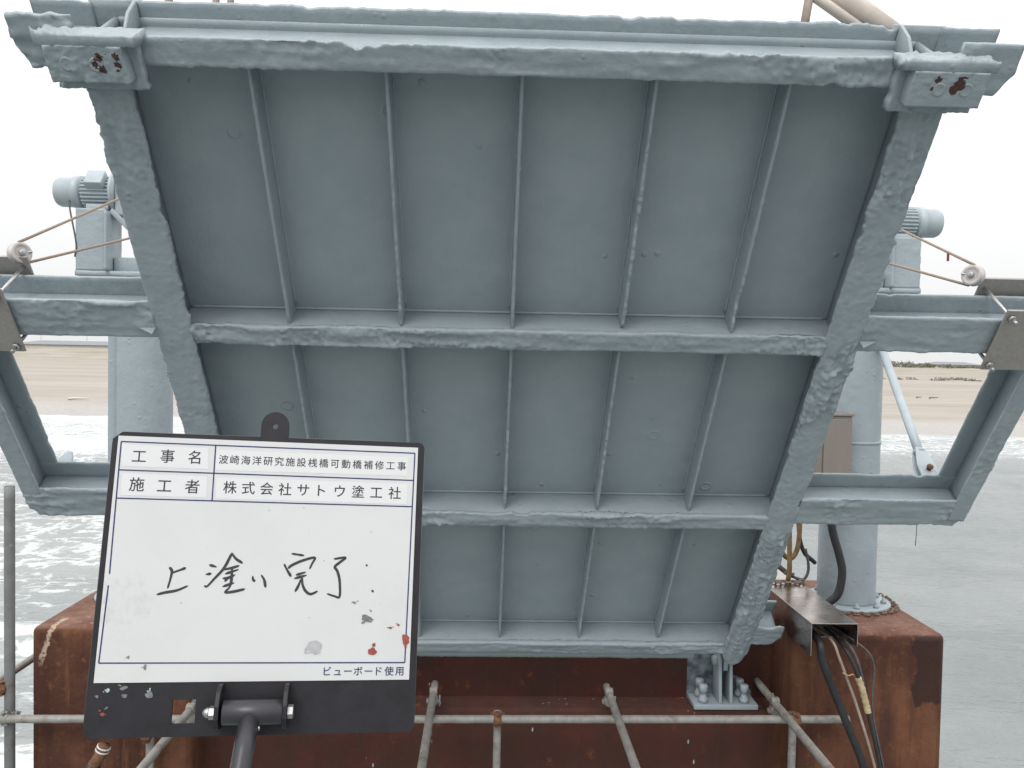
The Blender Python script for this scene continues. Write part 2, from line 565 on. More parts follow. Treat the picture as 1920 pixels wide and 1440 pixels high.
M['tube_brown'] = plain_mat('brown_stained_tube', (.33, .27, .225), .6, 0, .25, 14, .001)
M['dark'] = plain_mat('dark_inside', (.02, .02, .02), .9, 0, .2)
M['pale_steel'] = plain_mat('pale_galvanised_steel', (.56, .52, .50), .5, .2, .1, 40)
M['red'] = plain_mat('red_plastic', (.35, .03, .03), .5)
M['copper'] = plain_mat('copper_wire', (.42, .24, .14), .45, .6)
M['label_white'] = plain_mat('white_band_tape', (.6, .6, .58), .5)

# ================================================================== setting: sea, beach
def sea_height(x, y):
    z = 0.10*np.sin(0.55*y + .10*x + 1.0 + .8*n2(x*.05, y*.05, 5))
    z += 0.05*np.sin(1.35*y - .45*x + 1.9*n2(x*.12, y*.12, 6))
    z += 0.22*n2(x*.22, y*.38, 7, 4) + .05*n2(x*1.3, y*1.9, 8, 3)
    g = np.exp(-((y-23.5-.12*(x+13)+.6*n2(x*.3, 0*y, 9))/1.7)**2)*np.clip((-x-6)/5, 0, 1)*np.clip((x+40)/10, 0, 1)
    z += .75*g*(1+.3*n2(x*1.1, y*1.1, 10))
    sh = np.clip((y-70)/30, 0, 1)
    return z*(1-.75*sh)

def n2(x, y, seed, octv=2):
    x, y = np.broadcast_arrays(np.asarray(x, float), np.asarray(y, float))
    return fbm(np.stack([x, y, np.full_like(x, seed*3.7)], -1), octv, .5, seed)

def DENS(p):
    at = p.n('ShaderNodeAttribute'); at.attribute_name = 'foam'
    return at.outputs['Fac']

def water_mat():
    p = NB('sea_water', .12, 0, .5)
    x, y, z = p.sep()
    w = p.scale(p.pos, (1, 1, 0))
    turb = p.mix(p.rng(p.noise(.16, 4, .6, w), .35, .65), (.165, .188, .186), (.220, .238, .236))
    turb = p.mix(p.rng(DENS(p), .15, 1.1, 0, .75), turb, (.33, .355, .35))
    at = p.n('ShaderNodeAttribute'); at.attribute_name = 'foam'
    dens = at.outputs['Fac']
    # net of foam streaks, stretched along the crests
    wv = p.n('ShaderNodeVectorMath'); wv.operation = 'ADD'
    nz = p.n('ShaderNodeTexNoise'); p.link(w, nz.inputs['Vector']); nz.inputs['Scale'].default_value = .55; nz.inputs['Detail'].default_value = 5
    sc = p.n('ShaderNodeVectorMath'); sc.operation = 'SCALE'; p.link(nz.outputs['Color'], sc.inputs[0]); sc.inputs['Scale'].default_value = 3.0
    p.link(w, wv.inputs[0]); p.link(sc.outputs[0], wv.inputs[1])
    v1 = p.voro(1.0, 'DISTANCE_TO_EDGE', p.scale(wv.outputs[0], (.42, .62, 1)))
    v2 = p.voro(1.0, 'DISTANCE_TO_EDGE', p.scale(wv.outputs[0], (1.15, 1.6, 1), (4, 2, 0)))
    net = p.math('ADD', p.rng(v1.outputs['Distance'], .0, .17, 1, 0, True), p.rng(v2.outputs['Distance'], .0, .16, .55, 0, True))
    net = p.math('MULTIPLY', net, p.rng(p.noise(.7, 6, .65, w), .38, .62, .15, 1.25))
    fine = p.noise(9, 5, .7, p.scale(p.pos, (.6, 1.2, 0)))
    f = p.math('ADD', p.math('MULTIPLY', net, dens), p.math('MULTIPLY', p.math('SUBTRACT', fine, .5), .5))
    f = p.math('ADD', f, p.rng(dens, 1.0, 2.0, 0, .95))
    foam = p.rng(f, .26, 1.0, 0, .9, True)
    foam = p.math('MULTIPLY', foam, p.rng(dens, .02, .2))
    p.col(p.mix(foam, turb, (.58, .60, .60)))
    p.rough(p.rng(foam, 0, 1, .13, .75))
    h = p.noise(1, 5, .6, p.scale(p.pos, (1.1, 2.6, 0)))
    nrm = p.bump(h, .22, .7)
    nrm = p.bump(p.noise(1, 4, .6, p.scale(p.pos, (6, 13, 0))), .03, .6, nrm)
    p.normal(nrm)
    return p.m

M['water'] = water_mat()
ys = np.concatenate([[-900, -300, -120, -60, -30, -15, -4], np.geomspace(6, 135, 430)])
tx = np.linspace(-1, 1, 520)
xs = 26*np.sinh(tx*3.6)/np.sinh(1.6)
xs = np.concatenate([[-1500, -700], xs[(xs > -420) & (xs < 420)], [700, 1500]])
X, Y = np.meshgrid(xs, ys)
Z = sea_height(X, Y)
Z[Y < 5] *= .3
nx, ny = len(xs), len(ys)
F = [[j*nx+i, j*nx+i+1, (j+1)*nx+i+1, (j+1)*nx+i] for j in range(ny-1) for i in range(nx-1)]
sea = mesh_obj('sea', np.stack([X, Y, Z], -1).reshape(-1, 3), F, M['water'])
tag(sea, kind='structure')
shore = 104 + 5*np.tanh(-X/40) + 3.0*n2(X*.03, 0*Y, 31, 3)
fo = np.clip((-X-1.5)/6, 0, 1)*.95 + .10
fo = fo*np.clip((Y-8)/6, 0, 1) * (.75+.6*n2(X*.09, Y*.11, 33, 3))
fo = np.maximum(fo, 1.9*np.clip((Y-(shore-52))/16, 0, 1)*np.clip((-X+8)/16, 0, 1)*(.8+.35*n2(X*.04, Y*.14, 35, 4)))
fo = np.maximum(fo, 1.5*np.clip((Y-(shore-30))/10, 0, 1)*(.75+.5*n2(X*.05, Y*.2, 36, 4)))
g = np.exp(-((Y-23.0-.12*(X+13))/1.9)**2)*np.clip((-X-8)/3, 0, 1)
fo = np.maximum(fo, 2.0*g*(.75+.7*n2(X*.5, Y*.5, 37, 4)))
g = np.exp(-((Y-16.8)/1.6)**2)*np.clip((-X-7.0)/1.5, 0, 1)
fo = np.maximum(fo, 2.0*g*(.7+.8*n2(X*.6, Y*.6, 38, 4)))
fo = np.clip(fo, 0, 2)
at = sea.data.attributes.new('foam', 'FLOAT', 'POINT')
at.data.foreach_set('value', fo.reshape(-1).astype(np.float32))

def sand_mat():
    p = NB('beach_sand', .9, 0, .2)
    x, y, z = p.sep()
    st = p.scale(p.pos, (.02, .10, 1))
    c = p.mix(p.rng(p.noise(1, 6, .65, st), .35, .65), (.325, .292, .252), (.405, .368, .325))
    c = p.mix(p.rng(p.noise(1, 7, .7, p.scale(p.pos, (.05, .5, 0), (5, 3, 0))), .56, .70, 0, .5), c, (.25, .21, .17))
    tr = p.noise(1, 3, .5, p.scale(p.pos, (.006, .42, 0), (1, 9, 0)))
    c = p.mix(p.math('MULTIPLY', p.rng(p.math('ABSOLUTE', p.math('SUBTRACT', tr, .5)), .0, .022, 1, 0), .45), c, (.22, .185, .155))
    # marram grass thickening on the dune
    g = p.math('MULTIPLY', p.rng(y, 235, 330), p.rng(p.noise(1, 6, .7, p.scale(p.pos, (.04, .12, 0))), .47, .60))
    c = p.mix(p.math('MULTIPLY', g, .75), c, (.225, .215, .145))
    # wet, firm sand in the swash
    wet = p.rng(p.math('ADD', z, p.math('MULTIPLY', p.noise(.06, 4), .5)), .55, 1.05, 1, 0, True)
    c = p.mix(p.math('MULTIPLY', wet, .5), c, (.30, .28, .26))
    p.col(c)
    p.rough(p.rng(wet, 0, 1, .9, .16))
    p.normal(p.bump(p.noise(1, 5, .6, p.scale(p.pos, (.5, 1.2, 0))), .16, .8))
    return p.m

M['sand'] = sand_mat()
ys = np.concatenate([np.geomspace(84, 160, 90), np.geomspace(163, 700, 80), [900, 1400, 3000]])
xs = np.concatenate([[-2600, -1400, -800], np.linspace(-420, 420, 220), [800, 1400, 2600]])
X, Y = np.meshgrid(xs, ys)
shore = 104 + 5*np.tanh(-X/40) + 3.0*n2(X*.03, 0*Y, 31, 3)
dd = Y-shore
Zb = np.where(dd < 0, dd*.05, np.where(dd < 60, dd*.030, 1.8+(dd-60)*.0235))
cap = 7.6 + .9*np.tanh((-X)/120) + .55*n2(X*.012, Y*.012, 41, 4)
Zb = np.where(Zb > cap-1.5, cap - 1.5*np.exp(-(np.maximum(Zb-cap+1.5, 0))/1.5), Zb)
Zb += np.clip(dd/40, 0, 1)*(.20*n2(X*.05, Y*.07, 42, 4)+.10*n2(X*.2, Y*.3, 43, 3))
Zb += np.clip((dd-210)/60, 0, 1)*np.clip(1-(dd-420)/200, 0, 1)*1.7*np.clip(n2(X*.018, Y*.02, 44, 4)+.1, 0, 1)
nx, ny = len(xs), len(ys)
F = [[j*nx+i, j*nx+i+1, (j+1)*nx+i+1, (j+1)*nx+i] for j in range(ny-1) for i in range(nx-1)]
tag(mesh_obj('beach', np.stack([X, Y, Zb], -1).reshape(-1, 3), F, M['sand']), kind='structure')

def ground_z(x, y):
    i, j = np.abs(xs-x).argmin(), np.abs(ys-y).argmin()
    return Zb[j, i]

# far things on the shore
M['roof_far'] = plain_mat('hazed_roof_sheet', (.21, .225, .25), .6, 0, .06, .4, 0)  # bluish pale tone takes the distance haze into the colour
M['wall_far'] = plain_mat('pale_plaster', (.55, .52, .48), .8, 0, .06, .4, 0)  # wall tone paled to carry the distance haze
M['pole_far'] = plain_mat('concrete_pole', (.45, .45, .45), .8, 0, .05, 2, 0)
M['shrub'] = plain_mat('coastal_shrub_leaf', (.20, .20, .15), .8, 0, .3, .8, 0)  # leaf colour lightened to imitate haze over the far dune
M['scrub'] = plain_mat('dry_beach_scrub', (.25, .225, .19), .85, 0, .3, .8, 0)
M['wood'] = plain_mat('driftwood', (.20, .165, .14), .9, 0, .3, 3, 0)

def warehouse(x0, x1, y, zb, h, dep, label):
    t = thing('warehouse', ((x0+x1)/2, y, zb), label, 'building')
    mesh_obj('wall', *g_box((x0, y, zb-2), (x1, y+dep, zb+h*.55)), M['wall_far'], t, False)
    e = 1.2
    poly = [(-e, h*.5), (dep+e, h*.5), (dep/2, h)]
    hip = dep*.45
    V = np.array([(x0-e, y-e, zb+h*.5), (x1+e, y-e, zb+h*.5), (x1+e, y+dep+e, zb+h*.5), (x0-e, y+dep+e, zb+h*.5),
                  (x0+hip, y+dep/2, zb+h), (x1-hip, y+dep/2, zb+h)])
    mesh_obj('roof', V, [[0, 1, 5, 4], [1, 2, 5], [2, 3, 4, 5], [3, 0, 4], [3, 2, 1, 0]], M['roof_far'], t, False)
warehouse(-264, -208, 470, 8.1, 4.6, 22, 'long low grey-roofed warehouse on the horizon beyond the left-hand beach')
warehouse(262, 292, 480, 6.9, 3.4, 14, 'small hip-roofed building on the horizon beyond the right-hand beach')

POLES = [(-247, 520, 11, 'utility pole above the grey warehouse roof, left of the bridge'),
         (-296, 560, 10, 'utility pole left of the grey warehouse on the horizon'),
         (232, 500, 13, 'slim utility pole standing left of the small building on the right horizon'),
         (190, 520, 14, 'tall utility pole rising from the shrubs on the right horizon')]
for x, y, h, lab in POLES:
    t = thing('utility_pole', (x, y, 7.2), lab, 'pole', 'utility poles along the shore road')
    mesh_obj('post', *g_tube(line((x, y, 6), (x, y, 7.2+h), 2), .22, 6), M['pole_far'], t)
    mesh_obj('crossarm', *g_box((x-1.3, y-.1, 6.6+h), (x+1.3, y+.1, 6.8+h)), M['pole_far'], t, False)

def leaf_clump(cx, cy, cz, rx, rz, nleaf, size, seed):
    r = np.random.default_rng(seed)
    u = unit_rows(r.normal(size=(nleaf, 3)))
    rad = r.uniform(.45, 1.0, nleaf)[:, None]
    c = u*rad*np.array([rx, rx*.7, rz])
    c *= (1+.35*fbm(u*2.2, 3, .5, seed))[:, None]
    c[:, 2] = np.abs(c[:, 2])
    c += np.array([cx, cy, cz])
    V, F = [], []
    for k in range(nleaf):
        a, b_ = unit(r.normal(size=3)), unit(r.normal(size=3))
        s = size*r.uniform(.6, 1.4)
        V += [c[k]+a*s, c[k]+b_*s*.6, c[k]-a*s, c[k]-b_*s*.6]
        F.append([4*k, 4*k+1, 4*k+2, 4*k+3])
    return np.array(V), F
parts = []
for k in range(44):
    x = RNG.uniform(168, 252); y = RNG.uniform(380, 430)
    env = 1.0*math.exp(-((x-206)/24)**2) + .35
    parts.append(leaf_clump(x, y, 7.0, RNG.uniform(2.5, 5), env*RNG.uniform(1.5, 2.8), 170, .42, 500+k))
tag(mesh_obj('dune_shrubs', *join(*parts), M['shrub'], None, False), 'low dark shrubs growing on the dune crest right of the bridge', 'shrubs', kind='stuff')
parts = []
for k in range(18):
    x = RNG.uniform(115, 150); y = RNG.uniform(243, 252)
    parts.append(leaf_clump(x, y, ground_z(x, y)-.1, RNG.uniform(1.6, 3), RNG.uniform(.5, 1.1), 60, .3, 700+k))
tag(mesh_obj('beach_scrub', *join(*parts), M['scrub'], None, False), 'dark strip of dry scrub on the open sand right of the bridge', 'scrub', kind='stuff')
for k, (x, y, ln, lab) in enumerate([(88, 160, .85, 'dark driftwood log, larger of the pair on the sand right of the bridge'),
                                     (85.6, 161, .45, 'small dark driftwood stump beside the longer log on the right-hand sand'),
                                     (-62, 128, 1.6, 'pale driftwood piece on the sand just above the left-hand waterline')]):
    z = ground_z(x, y)
    pts = catmull([(x-ln, y, z+.18), (x-.3*ln, y+.2, z+.30), (x+.3*ln, y, z+.26), (x+ln, y-.2, z+.34)], 4)
    o = mesh_obj('driftwood', *g_tube(pts, np.linspace(.26, .12, len(pts))*(.6 if k < 2 else .8), 7, 0, .05, k), M['wood'] if k < 2 else M['wall_far'])
    tag(o, lab, 'driftwood', 'driftwood on the beach')

# ================================================================== pier cap
XC = 0.115                                   # centre line of pier and bridge
ZT, YF, YB = 6.775, 5.15, 6.46
XL, XR = -2.786, 2.974
NL, NR, SH = -1.79, 1.99, 6.185
pier = thing('pier_cap', (XC, 5.9, 5.05), 'rust-brown steel pier cap with a notch carrying the raised bridge', 'pier')
bm = bmesh.new()
def bv(x, y, z): return bm.verts.new((x, y, z))
z0 = 5.05
A1, A0 = bv(XL, YF, ZT), bv(XL, YF, z0); B1, B0 = bv(NL, YF, ZT), bv(NL, YF, z0)
C1, Cm, Dc, C0 = bv(NL, 5.57, ZT), bv(NL, 5.57, SH), bv(NL, 5.35, SH), bv(NL, 5.35, z0)
D1, Dm, De, D0 = bv(NR, 5.57, ZT), bv(NR, 5.57, SH), bv(NR, 5.35, SH), bv(NR, 5.35, z0)
E1, E0 = bv(NR, YF, ZT), bv(NR, YF, z0); F1, F0 = bv(XR, YF, ZT), bv(XR, YF, z0)
G1, G0 = bv(XR, YB, ZT), bv(XR, YB, z0); H1, H0 = bv(XL, YB, ZT), bv(XL, YB, z0)
for f in ([A1, B1, C1, D1, E1, F1, G1, H1], [A0, B0, B1, A1], [B0, C0, Dc, Cm, C1, B1], [C1, Cm, Dm, D1], [Cm, Dc, De, Dm],
          [Dc, C0, D0, De], [D0, E0, E1, D1, Dm, De], [E0, F0, F1, E1], [F0, G0, G1, F1], [G0, H0, H1, G1], [H0, A0, A1, H1],
          [H0, G0, F0, E0, D0, C0, B0, A0]):
    bm.faces.new(f)
bmesh.ops.recalc_face_normals(bm, faces=bm.faces[:])
ed = [e for e in bm.edges if e.is_manifold and e.calc_face_angle_signed(0) > .3 and max(v.co.z for v in e.verts) > 6.0]
bmesh.ops.bevel(bm, geom=ed, offset=.045, segments=4, affect='EDGES', profile=.5)
bm.verts.index_update()
V = np.array([v.co[:] for v in bm.verts]); F = [[v.index for v in f.verts] for f in bm.faces]
bm.free()
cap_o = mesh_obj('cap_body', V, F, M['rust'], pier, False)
for p_ in cap_o.data.polygons:
    p_.use_smooth = p_.area < .2 and len(p_.vertices) == 4
for x in (-2.1, .1, 2.3):
    for y in (5.85,):
        mesh_obj('pile', *g_tube(line((x, y, -2.5), (x, y, 5.04), 2), .28, 20), M['rust'], pier)

# ================================================================== movable bridge
ANG = math.radians(53.6)
EX = np.array([1.0, 0, 0])
ED = np.array([0, -math.cos(ANG), math.sin(ANG)])        # up along the deck, towards the viewer
EN = np.array([0, math.sin(ANG), math.cos(ANG)])         # from the lower flanges into the deck (away and up)
ORG = np.array([XC, 5.1, 6.745])
def W(x, t, h=0.0): return ORG + EX*x + ED*t + EN*h      # x is measured from the bridge centre line
bridge = thing('movable_bridge', W(0, -.25, .1), 'raised grey-blue steel bridge flap seen from its ribbed underside', 'bridge')
PT = M['paint']
DH = .190
# deck plate
nu, nv = 150, 190
u = np.linspace(-1.505, 1.505, nu); v = np.linspace(-.10, 3.56, nv)
U2, V2 = np.meshgrid(u, v)
P = ORG + U2[..., None]*EX + V2[..., None]*ED + DH*EN
hgt = .004*fbm(np.stack([U2*2.1, V2*1.4, 0*U2], -1), 3, .5, 71) + .0022*fbm(P*16, 3, .5, 72)
P = P + hgt[..., None]*EN
Q = ORG + U2[..., None]*EX + V2[..., None]*ED + (DH+.03)*EN
Vv = np.concatenate([P.reshape(-1, 3), Q.reshape(-1, 3)]); k = nu*nv
F = [[j*nu+i, (j+1)*nu+i, (j+1)*nu+i+1, j*nu+i+1] for j in range(nv-1) for i in range(nu-1)]
F += [[k+j*nu+i, k+j*nu+i+1, k+(j+1)*nu+i+1, k+(j+1)*nu+i] for j in range(nv-1) for i in range(nu-1)]
rim = [i for i in range(nu)] + [j*nu+nu-1 for j in range(1, nv)] + [(nv-1)*nu+i for i in range(nu-2, -1, -1)] + [j*nu for j in range(nv-2, 0, -1)]
F += [[rim[i], rim[(i+1) % len(rim)], k+rim[(i+1) % len(rim)], k+rim[i]] for i in range(len(rim))]
mesh_obj('deck_plate', Vv, F, M['paint_deck'], bridge)

# main girders
for sd, nm in ((-1, 'left'), (1, 'right')):
    sx = 1 if sd > 0 else -1
    web = mesh_obj('girder', *g_bar(W(0, -.22), ED, 3.78, EX*sd, 1.497, 1.513, EN, .012, .206, .001, .0012, .03, 80+sd), PT, bridge)
    rough_amp = .0056 if sd < 0 else .0080
    mesh_obj('lower_flange', *g_bar(W(0, -.27), ED, 3.80, EX*sd, 1.43, 1.592, EN, 0, .020, .017, rough_amp, .008, 84+sd*2, ff=15,
             cut0=lambda k_: .12*np.abs(k_-.5)**2*4), PT, web)
    mesh_obj('upper_flange', *g_bar(W(0, -.2), ED, 3.815, EX*sd, 1.40, 1.60, EN, .2035, .2195, .004, .002, .03, 88+sd), PT, web)

# end beam (free end), two cross beams, hinge beam
eb = mesh_obj('end_beam', *g_bar(W(-1.43, 0), EX, 2.86, ED, 3.515, 3.530, EN, .010, .2, 0, .0015, .02, 101), PT, bridge)
mesh_obj('lower_flange', *g_bar(W(-1.44, 0), EX, 2.88, ED, 3.447, 3.552, EN, 0, .024, .017, .0055, .008, 102, ff=17), PT, eb)
mesh_obj('upper_flange', *g_bar(W(-1.42, 0), EX, 2.84, ED, 3.40, 3.615, EN, .2, .222, .014, .0022, .009, 103), PT, eb)
for sd in (-1, 1):
    mesh_obj('end_stiffener', *g_prism([(3.53, .01), (3.53, .2), (3.62, .2), (3.60, .11)], W(sd*1.425-.007, 0), ED, EN, EX, .014, .004), PT, eb)
for tb, sd in ((2.213, 111), (1.018, 121)):
    cb = mesh_obj('cross_beam', *g_bar(W(-1.498, 0), EX, 2.996, ED, tb+.066, tb+.082, EN, .012, DH+.004, 0, .0015, .02, sd), PT, bridge)
    mesh_obj('lower_flange', *g_bar(W(-1.44, 0), EX, 2.88, ED, tb, tb+.105, EN, .0035, .030, .009, .0085, .007, sd+1, ff=19), PT, cb)
for tw, pw_ in ((2.213+.084, 401), (1.018+.084, 402), (-.082, 403)):
    n_ = 120
    pts = np.array([W(-1.48+2.96*i/(n_-1), tw+.002, DH-.003) for i in range(n_)])
    mesh_obj('weld_bead', *g_tube(pts, .0068*(1+.35*n1(np.arange(n_)*.025, pw_, 30, 3, .6)), 6), PT, bridge)
hb = mesh_obj('hinge_beam', *g_bar(W(-1.498, 0), EX, 2.996, ED, -.100, -.084, EN, .012, DH+.002, 0, .0015, .02, 131), PT, bridge)
mesh_obj('lower_flange', *g_bar(W(-1.44, 0), EX, 2.88, ED, -.165, -.060, EN, .0035, .034, .003, .004, .010, 132, ff=17), PT, hb)
mesh_obj('lower_lip', *g_bar(W(-1.44, 0), EX, 2.70, ED, -.245, -.150, EN, .026, .060, .006, .003, .012, 133), PT, hb)

# flat-bar ribs, five to each of the three bays
for bay, (t0, t1) in enumerate(((2.293, 3.515), (1.098, 2.281), (-.086, 1.086))):
    for k in range(5):
        x = -1.012 + .506*k
        rb = mesh_obj('rib', *g_bar(W(x, t0), ED, t1-t0, EN, .062, DH+.004, EX, -.0075, .0075, .016 if k in (3, 4) else .011, .0030, .008, 150+bay*10+k, nb=10), PT, bridge)
        for sw in (-1, 1):
            n_ = int((t1-t0)/.025)
            pts = np.array([W(x+sw*.0095, t0+.03+(t1-t0-.06)*i/(n_-1), DH-.002) for i in range(n_)])
            mesh_obj('weld_bead', *g_tube(pts, .0062*(1+.35*n1(np.arange(n_)*.025, 400+bay*10+k+sw*31, 30, 3, .6)), 6), PT, rb)

# H-section arms reaching out on both sides
def arm(sd, tc, x0, x1, wd, seed, cham=0.0, name='outrigger_arm'):
    a0 = W(sd*x0, tc)
    cut = (lambda k_: cham*np.clip((.42-k_)/.42, 0, 1)**.8) if cham else None
    w_ = mesh_obj(name, *g_bar(a0, EX*sd, x1-x0-(cham*.4), ED, -.006, .006, EN, .018, .196, 0, .0015, .02, seed), PT, bridge)
    mesh_obj('lower_flange', *g_bar(a0, EX*sd, x1-x0, ED, -wd/2, wd/2, EN, .002, .020, .014, .0055, .009, seed+1, cut1=cut, ff=13), PT, w_)
    mesh_obj('upper_flange', *g_bar(a0, EX*sd, x1-x0, ED, -wd/2, wd/2, EN, .196, .212, .009, .0025, .010, seed+2, cut1=cut), PT, w_)
    return w_
for sd in (-1, 1):
    o_ = 10 if sd > 0 else 0
    arm(sd, 3.520, 1.585, 1.805, .185, 200+o_, .048, 'end_stub')
    arm(sd, 2.340, 1.585, 2.53, .190, 220+o_)
    arm(sd, 1.170, 1.585, 2.52, .195, 240+o_, .045)
    arm(sd, .040, 1.585, 1.765, .180, 260+o_, .05, 'hinge_stub')
    # side channel tying the two arms together
    ch = mesh_obj('side_channel', *g_bar(W(0, 1.10), ED, 1.145, EX*sd, 2.506, 2.520, EN, .012, .204, .001, .0015, .02, 280+o_), PT, bridge)
    mesh_obj('lower_flange', *g_bar(W(0, 1.12), ED, 1.126, EX*sd, 2.428, 2.5215, EN, -.001, .018, .012, .004, .009, 281+o_), PT, ch)
    mesh_obj('upper_flange', *g_bar(W(0, 1.12), ED, 1.126, EX*sd, 2.412, 2.520, EN, .1985, .215, .006, .002, .012, 282+o_), PT, ch)
    # small triangular gusset between arm and girder
    mesh_obj('gusset', *g_prism([(1.586, .0), (1.665, .0), (1.586, -.05)], W(0, 2.296), EX*sd, EN, ED, .010, .002), PT, bridge)
    # lug plate on the back of the lower arm
    mesh_obj('rope_lug', *g_prism([(2.36, .214), (2.46, .214), (2.452, .30), (2.43, .345), (2.405, .345), (2.385, .30)], W(0, 1.20), EX*sd, EN, ED, .016, .004), PT, bridge)

# corner blocks with bolt heads at the free end
RUSTL = [(W(-1.475, 3.500, -.104), .017, .5), (W(-1.490, 3.478, -.104), .013, .5), (W(-1.472, 3.458, -.104), .014, .5), (W(-1.455, 3.515, -.104), .008, .5),
         (W(-1.412, 3.510, -.104), .012, .4), (W(-1.413, 3.480, -.104), .012, .5), (W(-1.418, 3.462, -.104), .006, .5)]
RUSTR = [(W(1.560, 3.500, -.104), .024, .35), (W(1.545, 3.478, -.104), .018, .35), (W(1.475, 3.512, -.104), .012, .5), (W(1.462, 3.482, -.104), .007, .5)]
for sd in (-1, 1):
    mb = paint_mat('corner_block_paint', rust=[(tuple(c), r, f) for c, r, f in (RUSTL if sd < 0 else RUSTR)])
    back = g_bar(W(0, 3.375), ED, .19, EX*sd, 1.352, 1.668, EN, -.042, .004, .014, .009, .008, 300+sd, ff=22)
    b_ = mesh_obj('corner_block', *back, PT, bridge)
    mesh_obj('block_face', *g_bar(W(0, 3.415), ED, .125, EX*sd, 1.385, 1.660, EN, -.100, -.036, .005, .0045, .006, 305+sd, ff=24), mb, b_)
    mesh_obj('hood_plate', *g_bar(W(sd*1.34, 3.552), EX*sd, .345, EN, -.095, .02, ED, -.016, .022, .016, .007, .008, 310+sd, ff=20), PT, b_)
    for xb in (1.49, 1.59):
        c = W(sd*xb, 3.478, -.099)
        mesh_obj('bolt_head', *g_lathe(c, -EN, [(-.004, .026), (.001, .025), (.003, .021), (.001, .016), (.001, .001)], 20), mb, b_)

# ================================================================== hinge bearings on the pier seat
for sd, lab in ((1, 'painted hinge bearing with bolts under the right end of the bridge'), (-1, 'painted hinge bearing under the left end of the bridge, behind the sign')):
    cx = XC+sd*1.515
    t = thing('hinge_bearing', (cx, 5.45, SH), lab, 'bearing', 'hinge bearings on the pier seat')
    mesh_obj('base_plate', *g_box((cx-.215, 5.362, SH), (cx+.215, 5.56, SH+.035), .006), PT, t)
    for dx in (-.036, .036):
        mesh_obj('cheek_plate', *g_prism([(5.375, SH+.036), (5.55, SH+.036), (5.53, SH+.32), (5.46, SH+.38), (5.40, SH+.32)], (cx+dx-.010, 0, 0), (0, 1, 0), (0, 0, 1), (1, 0, 0), .020, .003), PT, t)
    for dx in (-.145, .13):
        for y in (5.41, 5.51):
            bo = mesh_obj('anchor_bolt', *g_lathe((cx+dx, y, SH+.036), (0, 0, 1), [(0, .034), (.03, .034), (.032, .024), (.070, .024), (.072, .030), (.115, .030), (.118, .026)], 6), PT, t)
    mesh_obj('hinge_pin', *g_lathe((cx-.075, 5.462, SH+.30), (1, 0, 0), [(0, .03), (.012, .034), (.138, .034), (.15, .03)], 20), PT, t)
    mesh_obj('hinge_tongue', *g_prism([(5.40, SH+.25), (5.52, SH+.25), (5.50, SH+.50), (5.34, SH+.52)], (cx-.014, 0, 0), (0, 1, 0), (0, 0, 1), (1, 0, 0), .028, .003), PT, t)

